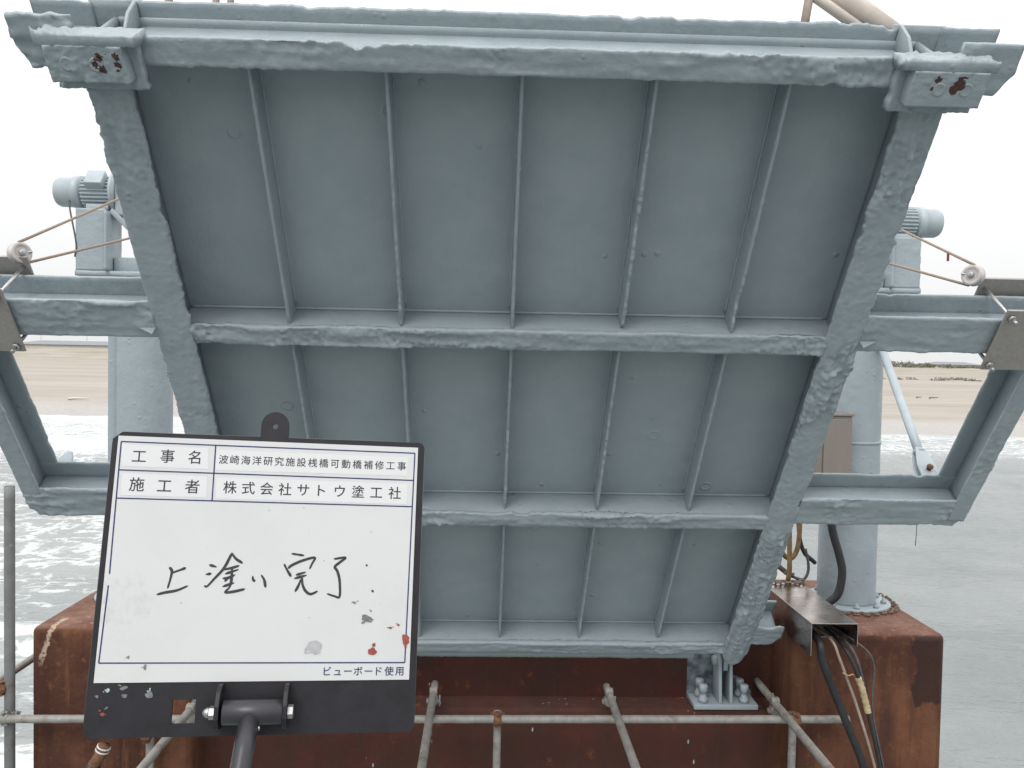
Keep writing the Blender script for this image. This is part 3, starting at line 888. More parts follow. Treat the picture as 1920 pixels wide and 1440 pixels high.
# ================================================================== rope clamps with sheaves on the arms
def hexbolt(o, ax, r, ln, parent, m):
    o = np.asarray(o, float)
    g1 = g_lathe(o, ax, [(0, r*1.9), (r*1.5, r*1.9), (r*1.6, r*1.7)], 6)
    g2 = g_lathe(o, ax, [(r*1.6, r), (ln, r), (ln+.002, r*.8)], 12)
    return mesh_obj('bolt', *join(g1, g2), m, parent)
for sd, nm in ((-1, 'left'), (1, 'right')):
    t = thing('rope_clamp', W(sd*2.35, 2.16, -.01), 'stainless clamp plates bolted round the upper %s arm of the bridge' % nm, 'clamp', 'rope clamps on the bridge arms')
    x0, x1 = (2.185, 2.53)
    mesh_obj('front_plate', *g_bar(W(0, 2.175), ED, .325, EX*sd, x0, x1, EN, -.024, -.012, 0, 0, .05, 1), M['stainless_dull'], t, False)
    mesh_obj('back_plate', *g_bar(W(0, 2.175), ED, .335, EX*sd, x0, x1, EN, .232, .245, 0, 0, .05, 1), M['stainless_dull'], t, False)
    for xb, tt in ((2.215, 2.462), (2.48, 2.462), (2.215, 2.205), (2.48, 2.205)):
        p0 = W(sd*xb, tt, .26)
        mesh_obj('threaded_rod', *g_tube(line(W(sd*xb, tt, .262), W(sd*xb, tt, -.04), 2), .0085, 10), M['bolt'], t)
        hexbolt(W(sd*xb, tt, -.024), -EN, .0095, .045, t, M['bolt'])
    # sheave
    c = W(-2.225, 2.515, .262) if sd < 0 else W(2.152, 2.510, .262)
    ax = unit(np.array([-sd*.86, -.50, .10]))
    t2 = thing('rope_sheave', c-np.array([0, 0, .06]), 'pale steel rope pulley above the upper %s arm of the bridge' % nm, 'pulley', 'rope pulleys on the bridge arms')
    mesh_obj('wheel', *g_lathe(c-ax*.026, ax, [(0, .03), (0, .047), (.004, .049), (.012, .039), (.028, .039), (.036, .049), (.040, .047), (.040, .034), (.038, .032), (.038, .020)], 36), M['pale_steel'] if 'pale_steel' in M else M['bolt'], t2)
    mesh_obj('hub', *g_lathe(c-ax*.032, ax, [(0, .015), (.054, .015), (.057, .012)], 18), M['bolt'], t2)
    u_ = np.cross(ax, np.array([0, 0, 1.0]))
    mesh_obj('keeper_pin', *g_tube(line(c-ax*.04+u_*.02*sd+np.array([0, 0, .01]), c-ax*.04-sd*np.array([.075, 0, 0])+np.array([0, 0, .012]), 2), .005, 8), M['bolt'], t2)
    far = 1 if sd > 0 else -1
    up = {-1: (-2.30, 5.86, 9.665), 1: (2.62, 5.86, 9.60)}[sd]
    lo = {-1: (-2.12, 5.86, 9.37), 1: (2.45, 5.86, 9.32)}[sd]
    ctr = c
    e_ = unit(np.asarray(up)-c)
    top = c + np.array([0, -.012, .047]); bot = c + np.array([0, .03, -.044])
    r1 = mesh_obj('wire_rope', *g_tube(line(top, up, 8), .0068, 8), M['rope'])
    tag(r1, 'upper brown wire rope running from the %s pulley to the winch' % nm, 'rope', 'wire ropes to the winches')
    r2 = mesh_obj('wire_rope', *g_tube(line(bot, lo, 8), .0068, 8), M['rope'])
    tag(r2, 'lower brown wire rope running from under the %s pulley' % nm, 'rope', 'wire ropes to the winches')
    if sd > 0:
        q = top + (np.asarray(up)-top)*.16
        mesh_obj('red_tag', *g_box(q+np.array([-.004, -.004, -.045]), q+np.array([.006, .004, 0]), .001), M['red'], r1)

# ================================================================== columns with winches
CY = 5.85
for sd, nm in ((-1, 'left'), (1, 'right')):
    cx = XC + sd*2.51
    t = thing('tower_column', (cx, CY, ZT), 'grey-blue round steel column standing on the %s side of the pier' % nm, 'column', 'steel columns on the pier')
    zz = np.linspace(ZT+.02, 8.98, 150)
    V, F = g_tube(np.stack([np.full_like(zz, cx), np.full_like(zz, CY), zz], -1), .198, 64)
    rad = unit_rows(V-np.array([cx, CY, 0])*np.array([1, 1, 0])-np.array([0, 0, 1])*V)
    V = V + rad*(.0035*fbm(V*11, 4, .55, 90) + .002*np.clip(fbm(V*26, 2, .5, 95)-.2, 0, 1))[:, None]
    mesh_obj('shaft', V, F, PT, t)
    mesh_obj('base_flange', *g_lathe((cx, CY, ZT), (0, 0, 1), [(0, .300), (.018, .300), (.024, .294), (.024, .19)], 48), PT, t)
    for k in range(10):
        a = 2*math.pi*(k+.3)/10
        mesh_obj('flange_bolt', *g_lathe((cx+.25*math.cos(a), CY+.25*math.sin(a), ZT+.0245), (0, 0, 1), [(0, .020), (.016, .020), (.018, .011), (.034, .011), (.036, .009)], 6), PT, t)
    if sd < 0:
        mesh_obj('edge_strip', *g_bar((cx-.135, CY-.145, ZT+.03), (0, 0, 1), 2.18, EX, -.030, .030, (0, 1, 0), -.022, .006, .001, .001, .05, 96), PT, t)
    if sd > 0:
        mesh_obj('weld_band', *g_lathe((cx, CY, 7.93), (0, 0, 1), [(0, .199), (.004, .204), (.018, .204), (.022, .199)], 48), PT, t)
    # pedestal
    xo = cx + sd*.405                 # outer face of the pedestal
    mesh_obj('top_plate', *g_bar((cx-sd*.22, CY, 8.995), EX*sd, .625, (0, 1, 0), -.128, .24, (0, 0, 1), 0, .035, .004, .002, .02, 97), PT, t)
    ped = mesh_obj('pedestal', *g_bar((0, CY-.10, 9.031), (0, 0, 1), .42 if sd < 0 else .355, EX*sd, sd*xo-.20, sd*xo, (0, 1, 0), -.02, .16, .008, .0025, .014, 98+sd, ff=9), PT, t)
    mesh_obj('pedestal_rib', *g_bar((0, CY-.16, 9.031), (0, 0, 1), .40, EX*sd, sd*xo-.225, sd*xo-.205, (0, 1, 0), 0, .24, .001, .002, .02, 99), PT, ped)
    mesh_obj('bearing_block', *g_box((min(xo-sd*.23, xo-sd*.52), CY-.06, 9.031), (max(xo-sd*.23, xo-sd*.52), CY+.16, 9.13), .006), PT, t)
    mesh_obj('gusset', *g_prism([(.215, 9.43), (.235, 9.46), (.50, 9.20), (.48, 9.17)], (xo, CY-.1, 0), EX*-sd, (0, 0, 1), (0, 1, 0), .016, .003), PT, t)
    # winch motor on top
    ax = EX*sd
    zc = 9.575 if sd < 0 else 9.505
    mo = thing('winch_motor', (xo-sd*.10, CY, zc-.125), 'grey-blue finned electric motor on top of the %s column' % nm, 'motor', 'winch motors on the columns')
    fs = xo-sd*.225
    c0 = np.array([fs, CY, zc])
    n_f = 26
    mesh_obj('finned_body', *g_lathe(c0, ax, [(0, .112), (.205, .112), (.207, .10)], n_f*4, fin=lambda k_: 1.0 if (k_ % 4) < 2 else .86), M['motor'], mo, False)
    cov = mesh_obj('fan_cover', *g_lathe(c0, ax, [(.20, .085), (.222, .090), (.224, .112), (.255, .116), (.275, .112), (.280, .102), (.375, .100), (.395, .090), (.402, .070), (.403, .004)], 48), M['motor'], mo)
    mesh_obj('mounting_flange', *g_lathe(c0, ax, [(-.018, .15), (0, .15), (.002, .145)], 40), M['motor'], mo)
    mesh_obj('gearbox', *g_box((min(fs-sd*.02, fs-sd*.22), CY-.10, zc-.17), (max(fs-sd*.02, fs-sd*.22), CY+.12, zc+.09), .02), M['motor'], mo)
    mesh_obj('foot', *g_box((min(fs+sd*.02, fs+sd*.17), CY-.09, zc-.124), (max(fs+sd*.02, fs+sd*.17), CY+.09, zc-.09), .004), M['motor'], mo)
    if sd < 0:
        bs = (unit((1, 0, 0)), unit((0, -.80, .60)), unit((0, .60, .80)))
        mesh_obj('terminal_box', *g_box((-.06, -.01, -.062), (.06, .065, .062), .008, 2, (bs[0], bs[1], bs[2]), c0+ax*.10+bs[1]*.088), M['motor'], mo)
        pts = catmull([c0+ax*.285+np.array([0, -.08, -.07]), c0+ax*.28+np.array([.01, -.10, -.14]), c0+ax*.24+np.array([.02, -.12, -.36]), np.array([xo-.003, CY-.12, 9.12])], 6)
        tag(mesh_obj('motor_lead', *g_tube(pts, .006, 8), M['grey_rubber']), 'thin dark lead hanging from the left winch motor', 'cable')

# ================================================================== stay strut on the right
a_, b_ = np.array([2.73, 5.62, 8.62]), np.array([2.715, 4.98, 8.03])
stay = thing('stay_strut', W(2.43, 1.2, .25), 'pale blue tubular stay with forked end behind the right-hand arms', 'strut')
lugp = W(2.41, 1.19, .30)
top_ = np.array([2.745, 5.72, 8.66])
# the fork stands on the lug; the tube climbs back to the column
f0 = lugp + (top_-lugp)*.13
mesh_obj('tube', *g_tube(line(f0, top_, 6), .026, 16), M['motor'], stay)
tt_ = unit(top_-lugp)
sdv = unit(np.cross(tt_, EN))
nv_ = np.cross(sdv, tt_)
mesh_obj('collar', *g_lathe(f0-tt_*.01, tt_, [(0, .034), (.02, .034), (.022, .028)], 16), M['motor'], stay)
for s_ in (-1, 1):
    mesh_obj('fork_plate', *g_prism([(-.05, -.06), (.05, -.06), (.055, .04), (.03, .19), (-.03, .19), (-.055, .04)], lugp+sdv*(.022*s_-.006), nv_, tt_, sdv, .012, .002), M['motor'], stay, False)
mesh_obj('clevis_pin', *g_lathe(lugp-sdv*.055, sdv, [(0, .018), (.012, .018), (.012, .013), (.098, .013), (.098, .018), (.11, .018)], 16), M['rusty_iron'], stay)

# ================================================================== stainless cabinet on the right column
cab = thing('junction_cabinet', (2.36, 5.55, 7.60), 'tall stainless cabinet coloured with a brown reflection, fixed to the right column', 'cabinet')
mesh_obj('body', *g_box((2.20, 5.50, 7.60), (2.475, 5.66, 8.14), .004), M['cabinet'], cab, False)
mesh_obj('lid', *g_box((2.19, 5.485, 8.141), (2.485, 5.67, 8.158), .003), M['cabinet'], cab, False)
mesh_obj('door', *g_box((2.28, 5.487, 7.62), (2.47, 5.4985, 8.12), .002), M['cabinet'], cab, False)
mesh_obj('bracket', *g_box((2.40, 5.661, 7.75), (2.50, 5.70, 7.80), .002), M['cabinet'], cab, False)

# ================================================================== cable duct, hoses, chains
duct = thing('cable_duct', (2.06, 5.3, ZT), 'brushed stainless cable duct lying on the pier with its open end forward', 'duct')
dz0, dz1 = ZT+.004, 6.972
dx0, dx1, dy0, dy1 = 1.930, 2.208, 4.74, 5.62
th = .004
mesh_obj('top_sheet', *g_box((dx0, dy0, dz1-th), (dx1, dy1, dz1), .001), M['stainless'], duct, False)
mesh_obj('side_sheet', *g_prism([(dy0, dz1-th-.0005), (dy1, dz1-th-.0005), (dy1, dz0), (dy0, dz0)], (dx0, 0, 0), (0, 1, 0), (0, 0, 1), (1, 0, 0), th), M['stainless'], duct, False)
mesh_obj('side_sheet', *g_prism([(dy0, dz1-th-.0005), (dy1, dz1-th-.0005), (dy1, dz0), (YF-.1, dz0), (dy0, dz0+.06)], (dx1-th, 0, 0), (0, 1, 0), (0, 0, 1), (1, 0, 0), th), M['stainless'], duct, False)
mesh_obj('base_sheet', *g_box((dx0+th, YF-.08, dz0), (dx1-th, dy1, dz0+th)), M['stainless'], duct, False)
duct2 = thing('duct_section', (2.0, 5.85, ZT), 'rear stainless duct section behind the chain on the pier', 'duct')
mesh_obj('top_sheet', *g_box((1.92, 5.66, dz1+.006), (2.22, 6.30, dz1+.010)), M['stainless'], duct2, False)
mesh_obj('side_sheet', *g_box((1.92, 5.66, dz0), (1.924, 6.30, dz1+.0055)), M['stainless'], duct2, False)
mesh_obj('side_sheet', *g_box((2.216, 5.66, dz0), (2.22, 6.30, dz1+.0055)), M['stainless'], duct2, False)

def chain(name, path, label, link=.046, r=.0050):
    P = catmull(path, 24)
    d_ = np.concatenate([[0], np.cumsum(np.linalg.norm(np.diff(P, axis=0), axis=1))])
    n_ = int(d_[-1]/(link*.74))
    parts = []
    for k in range(n_):
        s_ = (k+.5)/n_*d_[-1]
        c = np.array([np.interp(s_, d_, P[:, q]) for q in range(3)])
        c2 = np.array([np.interp(s_+.004, d_, P[:, q]) for q in range(3)])
        tdir = unit(c2-c + 1e-9)
        _, a1, a2 = frame(tdir)
        ang = (k % 2)*math.pi/2 + random.uniform(-.35, .35)
        side = a1*math.cos(ang)+a2*math.sin(ang)
        ring = [c + tdir*math.cos(q)*link*.5 + side*math.sin(q)*link*.33 for q in np.linspace(0, 2*math.pi, 11)]
        parts.append(g_tube(ring, r, 5, cap=False))
    o = mesh_obj(name, *join(*parts), M['chain_iron'])
    return tag(o, label, 'chain', 'rusty chains on the pier')
zt = dz1+.012
chain('chain', [(1.915, 5.60, ZT+.02), (1.913, 5.575, zt-.06), (1.935, 5.57, zt), (2.03, 5.565, zt+.002), (2.13, 5.57, zt), (2.205, 5.59, zt), (2.226, 5.60, zt-.07), (2.27, 5.60, ZT+.012), (2.36, 5.56, ZT+.012)], 'rusty chain lying across the stainless duct')
cx = XC+2.51
chain('chain', [(cx-.22, 5.545, ZT+.012)] + [(cx+.335*math.cos(a)+.01*math.sin(9*a), CY+.335*math.sin(a), ZT+.012) for a in np.radians([-108, -85, -60, -35, -10, 15, 35])], 'rusty chain laid round the foot of the right column')

def hose(pts, r, m, label, cat='cable', name='cable', group=None, per=8):
    return tag(mesh_obj(name, *g_tube(catmull(pts, per), r, 12), m), label, cat, group)
gC = 'cables hanging from the duct mouth'
hose([(2.01, 5.1, 6.86), (2.00, 4.80, 6.85), (2.012, 4.765, 6.74), (2.098, 4.78, 6.542), (2.167, 4.78, 6.382), (2.289, 4.78, 6.093), (2.45, 4.8, 5.6), (2.5, 4.85, 5.0)], .023, M['black_rubber'], 'thickest black cable dropping from the duct mouth', group=gC)
hose([(2.09, 5.1, 6.85), (2.09, 4.82, 6.84), (2.115, 4.775, 6.76), (2.171, 4.775, 6.62), (2.239, 4.775, 6.446), (2.354, 4.775, 6.093), (2.48, 4.8, 5.6)], .0085, M['tube_brown'], 'thin brown conduit between the cables under the duct mouth', 'conduit', 'conduit', gC)
hose([(2.15, 5.1, 6.84), (2.15, 4.82, 6.82), (2.195, 4.755, 6.72), (2.250, 4.755, 6.575), (2.300, 4.755, 6.40), (2.375, 4.755, 6.093), (2.47, 4.8, 5.6)], .0105, M['black_rubber'], 'black cable wrapped with tan tape below the duct', group=gC)
hose([(2.18, 5.1, 6.84), (2.185, 4.84, 6.83), (2.225, 4.775, 6.74), (2.276, 4.775, 6.56), (2.325, 4.775, 6.35), (2.40, 4.775, 6.093), (2.49, 4.8, 5.6)], .0085, M['grey_rubber'], 'slim grey cable right of the tan-taped one', group=gC)
hose([(2.195, 5.1, 6.85), (2.20, 4.80, 6.86), (2.275, 4.74, 6.80), (2.315, 4.745, 6.70), (2.31, 4.75, 6.58), (2.318, 4.755, 6.45), (2.355, 4.76, 6.28), (2.41, 4.765, 6.05), (2.5, 4.8, 5.6)], .0055, M['grey_rubber'], 'thin grey wire bowing out right of the duct mouth', group=gC)
tp = catmull([(2.222, 4.752, 6.648), (2.250, 4.752, 6.575), (2.277, 4.752, 6.485), (2.288, 4.752, 6.44)], 8)
tag(mesh_obj('tape_wrap', *g_tube(tp, .019+.0015*np.sin(np.arange(len(tp))*1.9), 14), M['tan_tape']), 'tan tape bandage wound round the cable below the duct', 'tape')
tag(mesh_obj('wire_tie', *g_tube(catmull([(2.13, 4.755, 6.675), (2.16, 4.745, 6.662), (2.185, 4.745, 6.67), (2.20, 4.75, 6.655)], 5), .005, 8), M['copper']), 'twisted copper wire tie between the cables', 'wire')
gH = 'hoses behind the right girder'
hose([(2.108, 5.62, 7.60), (2.110, 5.62, 7.40), (2.118, 5.62, 7.22), (2.122, 5.62, 7.06), (2.122, 5.64, 6.985)], .017, M['ochre_rubber'], 'straight ochre-stained hose standing on the duct behind the right girder', 'hose', 'hose', gH)
hose([(1.98, 5.70, 7.55), (2.02, 5.70, 7.38), (2.06, 5.70, 7.24), (2.11, 5.70, 7.145), (2.165, 5.70, 7.125), (2.205, 5.70, 7.20), (2.215, 5.70, 7.36), (2.20, 5.70, 7.60)], .017, M['ochre_rubber'], 'ochre hose looping in a U behind the right girder', 'hose', 'hose', gH)
hose([(2.20, 5.75, 7.60), (2.225, 5.75, 7.36), (2.24, 5.75, 7.24), (2.275, 5.75, 7.15), (2.33, 5.75, 7.10), (2.37, 5.80, 7.07)], .015, M['black_rubber'], 'dark hose bending right towards the column foot', 'hose', 'hose', gH)
hose([(2.245, 5.66, 7.20), (2.268, 5.66, 7.10), (2.266, 5.66, 7.03), (2.235, 5.66, 6.985), (2.17, 5.66, 7.00), (2.10, 5.66, 7.03)], .010, M['grey_rubber'], 'thin grey cable curling on top of the duct', 'cable', 'cable', gH)
hose([(1.96, 5.70, 7.13), (2.04, 5.70, 7.09), (2.12, 5.68, 7.03), (2.17, 5.66, 7.01)], .018, M['grey_rubber'], 'grey flexible coupling lying on the rear duct', 'coupling', 'hose_coupling')
hose([(2.33, 5.46, 7.62), (2.34, 5.46, 7.40), (2.395, 5.45, 7.20), (2.412, 5.44, 7.09), (2.385, 5.43, 6.955), (2.32, 5.44, 6.885), (2.25, 5.46, 6.83)], .027, M['black_rubber'], 'thick black hose curving down in front of the right column', 'hose', 'hose', gH)
tag(mesh_obj('hanging_wire', *g_tube(line(W(2.28, 1.08, .02), W(2.28, 1.08, .02)+np.array([-.005, 0, -.13]), 2), .002, 6), M['grey_rubber']), 'short thin wire hanging below the lower right arm', 'wire')

# ================================================================== scaffold
RP = .0243
def pipe(a, b, label, m='pipe', r=RP):
    n_ = max(2, int(np.linalg.norm(np.subtract(b, a))/.08))
    o = mesh_obj('scaffold_pipe', *g_tube(line(a, b, n_), r, 20, .12, .0006, int(abs(a[0])*100)), M[m])
    return tag(o, label, 'pipe', 'scaffold pipes round the pier')
ZL = 6.268; YL = 5.015
pipe((-3.02, YL, ZL-.012), (2.295, YL, ZL+.014), 'long horizontal scaffold pipe running across the front of the pier')
pipe((-2.868, 5.072, 5.0), (-2.868, 5.072, 7.66), 'upright grey scaffold post at the left end of the pier', 'pipe_dark', .030)
ZTR = ZL+.052
for x, ye, lab in ((-.303, 5.43, 'pale scaffold pipe pointing at the viewer just right of the sign'),
                   (.835, 5.40, 'scaffold pipe pointing at the viewer under the middle of the bridge'),
                   (1.880, 5.51, 'scaffold pipe pointing at the viewer below the right hinge bearing'),
                   (-1.755, 5.40, 'scaffold pipe pointing at the viewer, partly hidden behind the sign')):
    pipe((x, ye, ZTR+.004), (x, 2.2, ZTR-.004), lab)
for x, lab in ((.108, 'upright scaffold pipe hanging below the middle of the long pipe'), (1.962, 'upright scaffold pipe hanging below the right end of the long pipe'),
               (-2.02, 'upright scaffold pipe hanging below the sign')):
    pipe((x, YL+.050, 4.9), (x, YL+.050, ZL+.03), lab)
pipe((-2.985, 3.6, 6.43), (-2.985, 6.6, 6.43), 'scaffold pipe running back along the left side of the pier')

def coupler(c, d1, d2, label, m='pipe', grp='scaffold couplers', tilt=0.0):
    """swivel coupler: two half shells round crossing pipes, flaps, bolts and nuts"""
    c = np.asarray(c, float)
    d1, d2 = unit(d1), unit(d2)
    nrm = unit(np.cross(d1, d2))
    t = thing('scaffold_coupler', c-np.array([0, 0, .04]), label, 'coupler', grp)
    for s_, d_, o_ in ((1, d1, d2), (-1, d2, d1)):
        cc = c+nrm*s_*.0255
        V, F = g_lathe(cc-d_*.024, d_, [(0, .0300), (.003, .0325), (.045, .0325), (.048, .0300)], 22)
        mesh_obj('shell', V, F, M[m], t)
        for q in (-1, 1):
            mesh_obj('flap', *g_box((-.020, -.006, -.010), (.020, .006, .012), .002, 1, (d_, o_, nrm), cc+o_*q*.038+nrm*s_*.004), M[m], t)
        mesh_obj('bolt', *g_tube(line(cc+o_*.040-nrm*.030, cc+o_*.040+nrm*.040*s_, 2), .0055, 8), M[m], t)
        mesh_obj('nut', *g_lathe(cc+o_*.040+nrm*.016*s_, nrm*s_, [(0, .011), (.011, .011), (.012, .009)], 6), M[m], t)
    return t
X_, Y_, Z_ = (1, 0, 0), (0, 1, 0), (0, 0, 1)
coupler((-2.868, YL+.032, ZL-.010), Z_, X_, 'coupler joining the left upright to the long pipe', 'pipe')
coupler((-2.93, 5.05, 6.43), Z_, Y_, 'rusty coupler on the left upright above the long pipe', 'rusty_iron')
coupler((.108, YL+.026, ZL), Z_, X_, 'rust-stained coupler at the middle hanging upright', 'rusty_iron')
coupler((1.962, YL+.026, ZL+.008), Z_, X_, 'orange-rusted coupler at the right hanging upright', 'rusty_iron')
coupler((-2.02, YL+.026, ZL-.11), Z_, X_, 'rusty coupler on the upright below the sign', 'rusty_iron')
for x, lab in ((-.303, 'coupler clamping the pipe just right of the sign'), (.835, 'coupler clamping the pipe under the middle of the bridge'),
               (1.880, 'coupler clamping the pipe below the right bearing'), (-1.755, 'coupler seen through the square hole in the sign')):
    coupler((x, 5.285 if -1 < x < 1.5 else (5.16 if x > 0 else YL), ZTR-.018), Y_, X_, lab, 'pipe')

jt = thing('rusty_tube', (-2.36, 4.95, 5.7), 'short rust-orange tube with two white bands below the left corner of the sign', 'tube')
mesh_obj('tube_body', *g_tube(catmull([(-2.245, 4.955, 6.13), (-2.275, 4.95, 6.06), (-2.325, 4.945, 5.97), (-2.385, 4.94, 5.80), (-2.42, 4.94, 5.60)], 6), .036, 16, 0, .006, 5), M['rusty_iron'], jt)
for zb, xb in ((6.118, -2.250), (6.096, -2.260)):
    mesh_obj('white_band', *g_lathe((xb, 4.954, zb-.005), (.40, .02, .91), [(0, .037), (.001, .0405), (.009, .0405), (.010, .037)], 20), M['label_white'], jt)
mesh_obj('dark_sleeve', *g_tube(line((-2.302, 4.947, 6.015), (-2.345, 4.944, 5.92), 4), .041, 14), M['black_rubber'], jt)

# ================================================================== handrail tubes above the free end
hr = thing('handrail', (1.3, 3.2, 9.75), 'cream and brown handrail tubes above the top edge of the bridge', 'handrail')
mesh_obj('stanchion', *g_tube(line((1.178, 3.17, 9.70), (1.225, 3.17, 10.02), 2), .0165, 14), M['tube_brown'], hr)
mesh_obj('brace', *g_tube(line((1.46, 3.17, 9.745), (1.08, 3.17, 9.99), 2), .020, 14), M['pale_tube'], hr)
mesh_obj('rail', *g_tube(line((1.60, 3.20, 9.735), (1.18, 3.20, 10.02), 2), .045, 20), M['pale_tube'], hr)
mesh_obj('foot_block', *g_bar((1.47, 3.235, 9.66), EX, .16, (0, 1, 0), -.03, .10, (0, 0, 1), 0, .115, .004, .004, .012, 333), PT, hr)
for k, (x, dx) in enumerate(((-1.225, .02), (-1.055, .03), (-.985, .0))):
    mesh_obj('baluster', *g_tube(line((x, 3.19, 9.62), (x+dx, 3.19, 10.0), 2), .013 if k else .015, 12), M['tube_brown'], hr)
mesh_obj('top_rail', *g_tube(line((-1.5, 3.19, 10.0), (1.3, 3.19, 10.02), 2), .02, 12), M['tube_brown'], hr)

# ================================================================== site board held on a pole in front of the camera
BM = np.array([[0.9895, 0.0073, 0.1445], [0.14, 0.2034, -0.969], [-0.0365, 0.9791, 0.2002]])
BU, BV, BW = unit(BM[:, 0]), unit(BM[:, 1]), unit(BM[:, 2])
BC = np.array([-0.2009, 0.7618, 8.2884])
def Bd(u, v, w=0.0): return BC + BU*u + BV*v + BW*w
TXT=[
('工事名', 0.0125, [(-0.1181, 0.1114), (-0.0935, 0.1122), (-0.0699, 0.112)]) ,
('波崎海洋研究施設桟橋可動橋補修工事', 0.0084, [(-0.0439, 0.111), (-0.0339, 0.1109), (-0.0239, 0.1109), (-0.0138, 0.1108), (-0.0037, 0.1108), (0.0065, 0.1107), (0.0166, 0.1107), (0.0269, 0.1106), (0.0372, 0.1105), (0.0475, 0.1105), (0.0579, 0.1104), (0.0683, 0.1104), (0.0788, 0.1103), (0.0893, 0.1103), (0.0999, 0.1102), (0.1105, 0.1102), (0.1212, 0.1101)]) ,
('施工者', 0.0128, [(-0.1178, 0.0857), (-0.0939, 0.0851), (-0.0696, 0.085)]) ,
('株式会社サトウ塗工社', 0.0118, [(-0.0361, 0.0852), (-0.0197, 0.0851), (-0.0033, 0.085), (0.0133, 0.0848), (0.0301, 0.0847), (0.0469, 0.0846), (0.0639, 0.0844), (0.081, 0.0843), (0.0982, 0.0841), (0.1156, 0.084)]) ,
('ビューボード使用', 0.0082, [(0.0615, -0.0792), (0.0707, -0.0793), (0.08, -0.0793), (0.0893, -0.0794), (0.0987, -0.0795), (0.1081, -0.0795), (0.1175, -0.0796), (0.127, -0.0796)]) ]
INK= [[(-0.083, 0.0121), (-0.0809, 0.0087), (-0.0818, 0.001), (-0.0832, -0.0058)], [(-0.08, 0.0076), (-0.0732, 0.0103), (-0.0696, 0.0118)], [(-0.0915, -0.0116), (-0.0855, -0.01), (-0.0754, -0.008), (-0.0665, -0.0041)], [(-0.0486, 0.0147), (-0.0431, 0.0132)], [(-0.051, 0.0064), (-0.0471, 0.007)], [(-0.0517, -0.004), (-0.0493, -0.004), (-0.0435, 0.0029), (-0.036, 0.0122), (-0.0301, 0.0254)], [(-0.0301, 0.0254), (-0.026, 0.0205), (-0.0204, 0.017)], [(-0.0363, 0.0107), (-0.0292, 0.0123), (-0.0232, 0.0143)], [(-0.0341, 0.0071), (-0.0237, 0.0108)], [(-0.0289, 0.0123), (-0.0288, 0.0007), (-0.0301, -0.0054)], [(-0.036, 0.003), (-0.0323, 0.0033), (-0.0264, 0.006)], [(-0.0318, 0.003), (-0.0343, 0.0007)], [(-0.0355, -0.0042), (-0.0267, -0.0011)], [(-0.0301, -0.0054), (-0.0333, -0.0094), (-0.0261, -0.0087), (-0.0169, -0.0065)], [(-0.0101, 0.0047), (-0.0099, 0.0024), (-0.0082, 0.0006)], [(-0.0025, 0.0059), (0.0002, 0.0017), (0.0017, -0.0044)], [(0.0237, 0.0258), (0.0339, 0.0244)], [(0.0173, 0.0159), (0.0199, 0.0112), (0.0237, 0.0055)], [(0.0211, 0.0128), (0.0243, 0.0155), (0.0334, 0.0197), (0.0442, 0.0225), (0.0422, 0.017), (0.0404, 0.0126)], [(0.0287, 0.0067), (0.0364, 0.0091)], [(0.0274, 0.0035), (0.0373, 0.0063)], [(0.0329, 0.0025), (0.0309, -0.0034), (0.0286, -0.0081)], [(0.0339, 0.0044), (0.0347, -0.0019), (0.0374, -0.0073), (0.0414, -0.0104), (0.0448, -0.0099), (0.0483, -0.008)], [(0.0623, 0.0216), (0.0723, 0.0229), (0.068, 0.0189), (0.0632, 0.0144), (0.0657, 0.0102), (0.0682, 0.0015), (0.0689, -0.0125), (0.0642, -0.0123), (0.0578, -0.0103)], [(0.0986, -0.007), (0.0996, -0.0081)], [(0.0922, 0.0163), (0.0927, 0.0158)]]
SMUDGE= {'grey': [(0.0482, -0.0587, 0.0085, 0.0069)], 'dark': [(0.0953, -0.0327, 0.0069, 0.0034), (0.0826, -0.0179, 0.0025, 0.0009), (0.0984, -0.0254, 0.0008, 0.0012), (-0.111, -0.0655, 0.0012, 0.0014), (-0.0965, -0.0748, 0.0015, 0.0022), (-0.0708, -0.0188, 0.0005, 0.0005)], 'faint': [(-0.119, -0.018, 0.0092, 0.0092), (-0.1107, -0.0834, 0.0018, 0.0018)], 'red': [(0.1014, -0.0621, 0.0043, 0.0046), (0.1315, -0.0506, 0.0043, 0.0054), (0.1242, -0.0382, 0.0015, 0.0011), (0.1171, -0.0408, 0.0022, 0.0012)]}
STICK= [[(-0.1337, 0.1217), (-0.0582, 0.1209), (-0.0569, 0.1016), (-0.1326, 0.1022)], [(-0.0509, 0.1196), (0.1272, 0.1187), (0.1264, 0.1009), (-0.0502, 0.101)], [(-0.1313, 0.0954), (-0.0571, 0.0946), (-0.0564, 0.0755), (-0.1309, 0.0758)], [(-0.049, 0.0941), (0.1275, 0.093), (0.1275, 0.0738), (-0.0482, 0.0749)]]

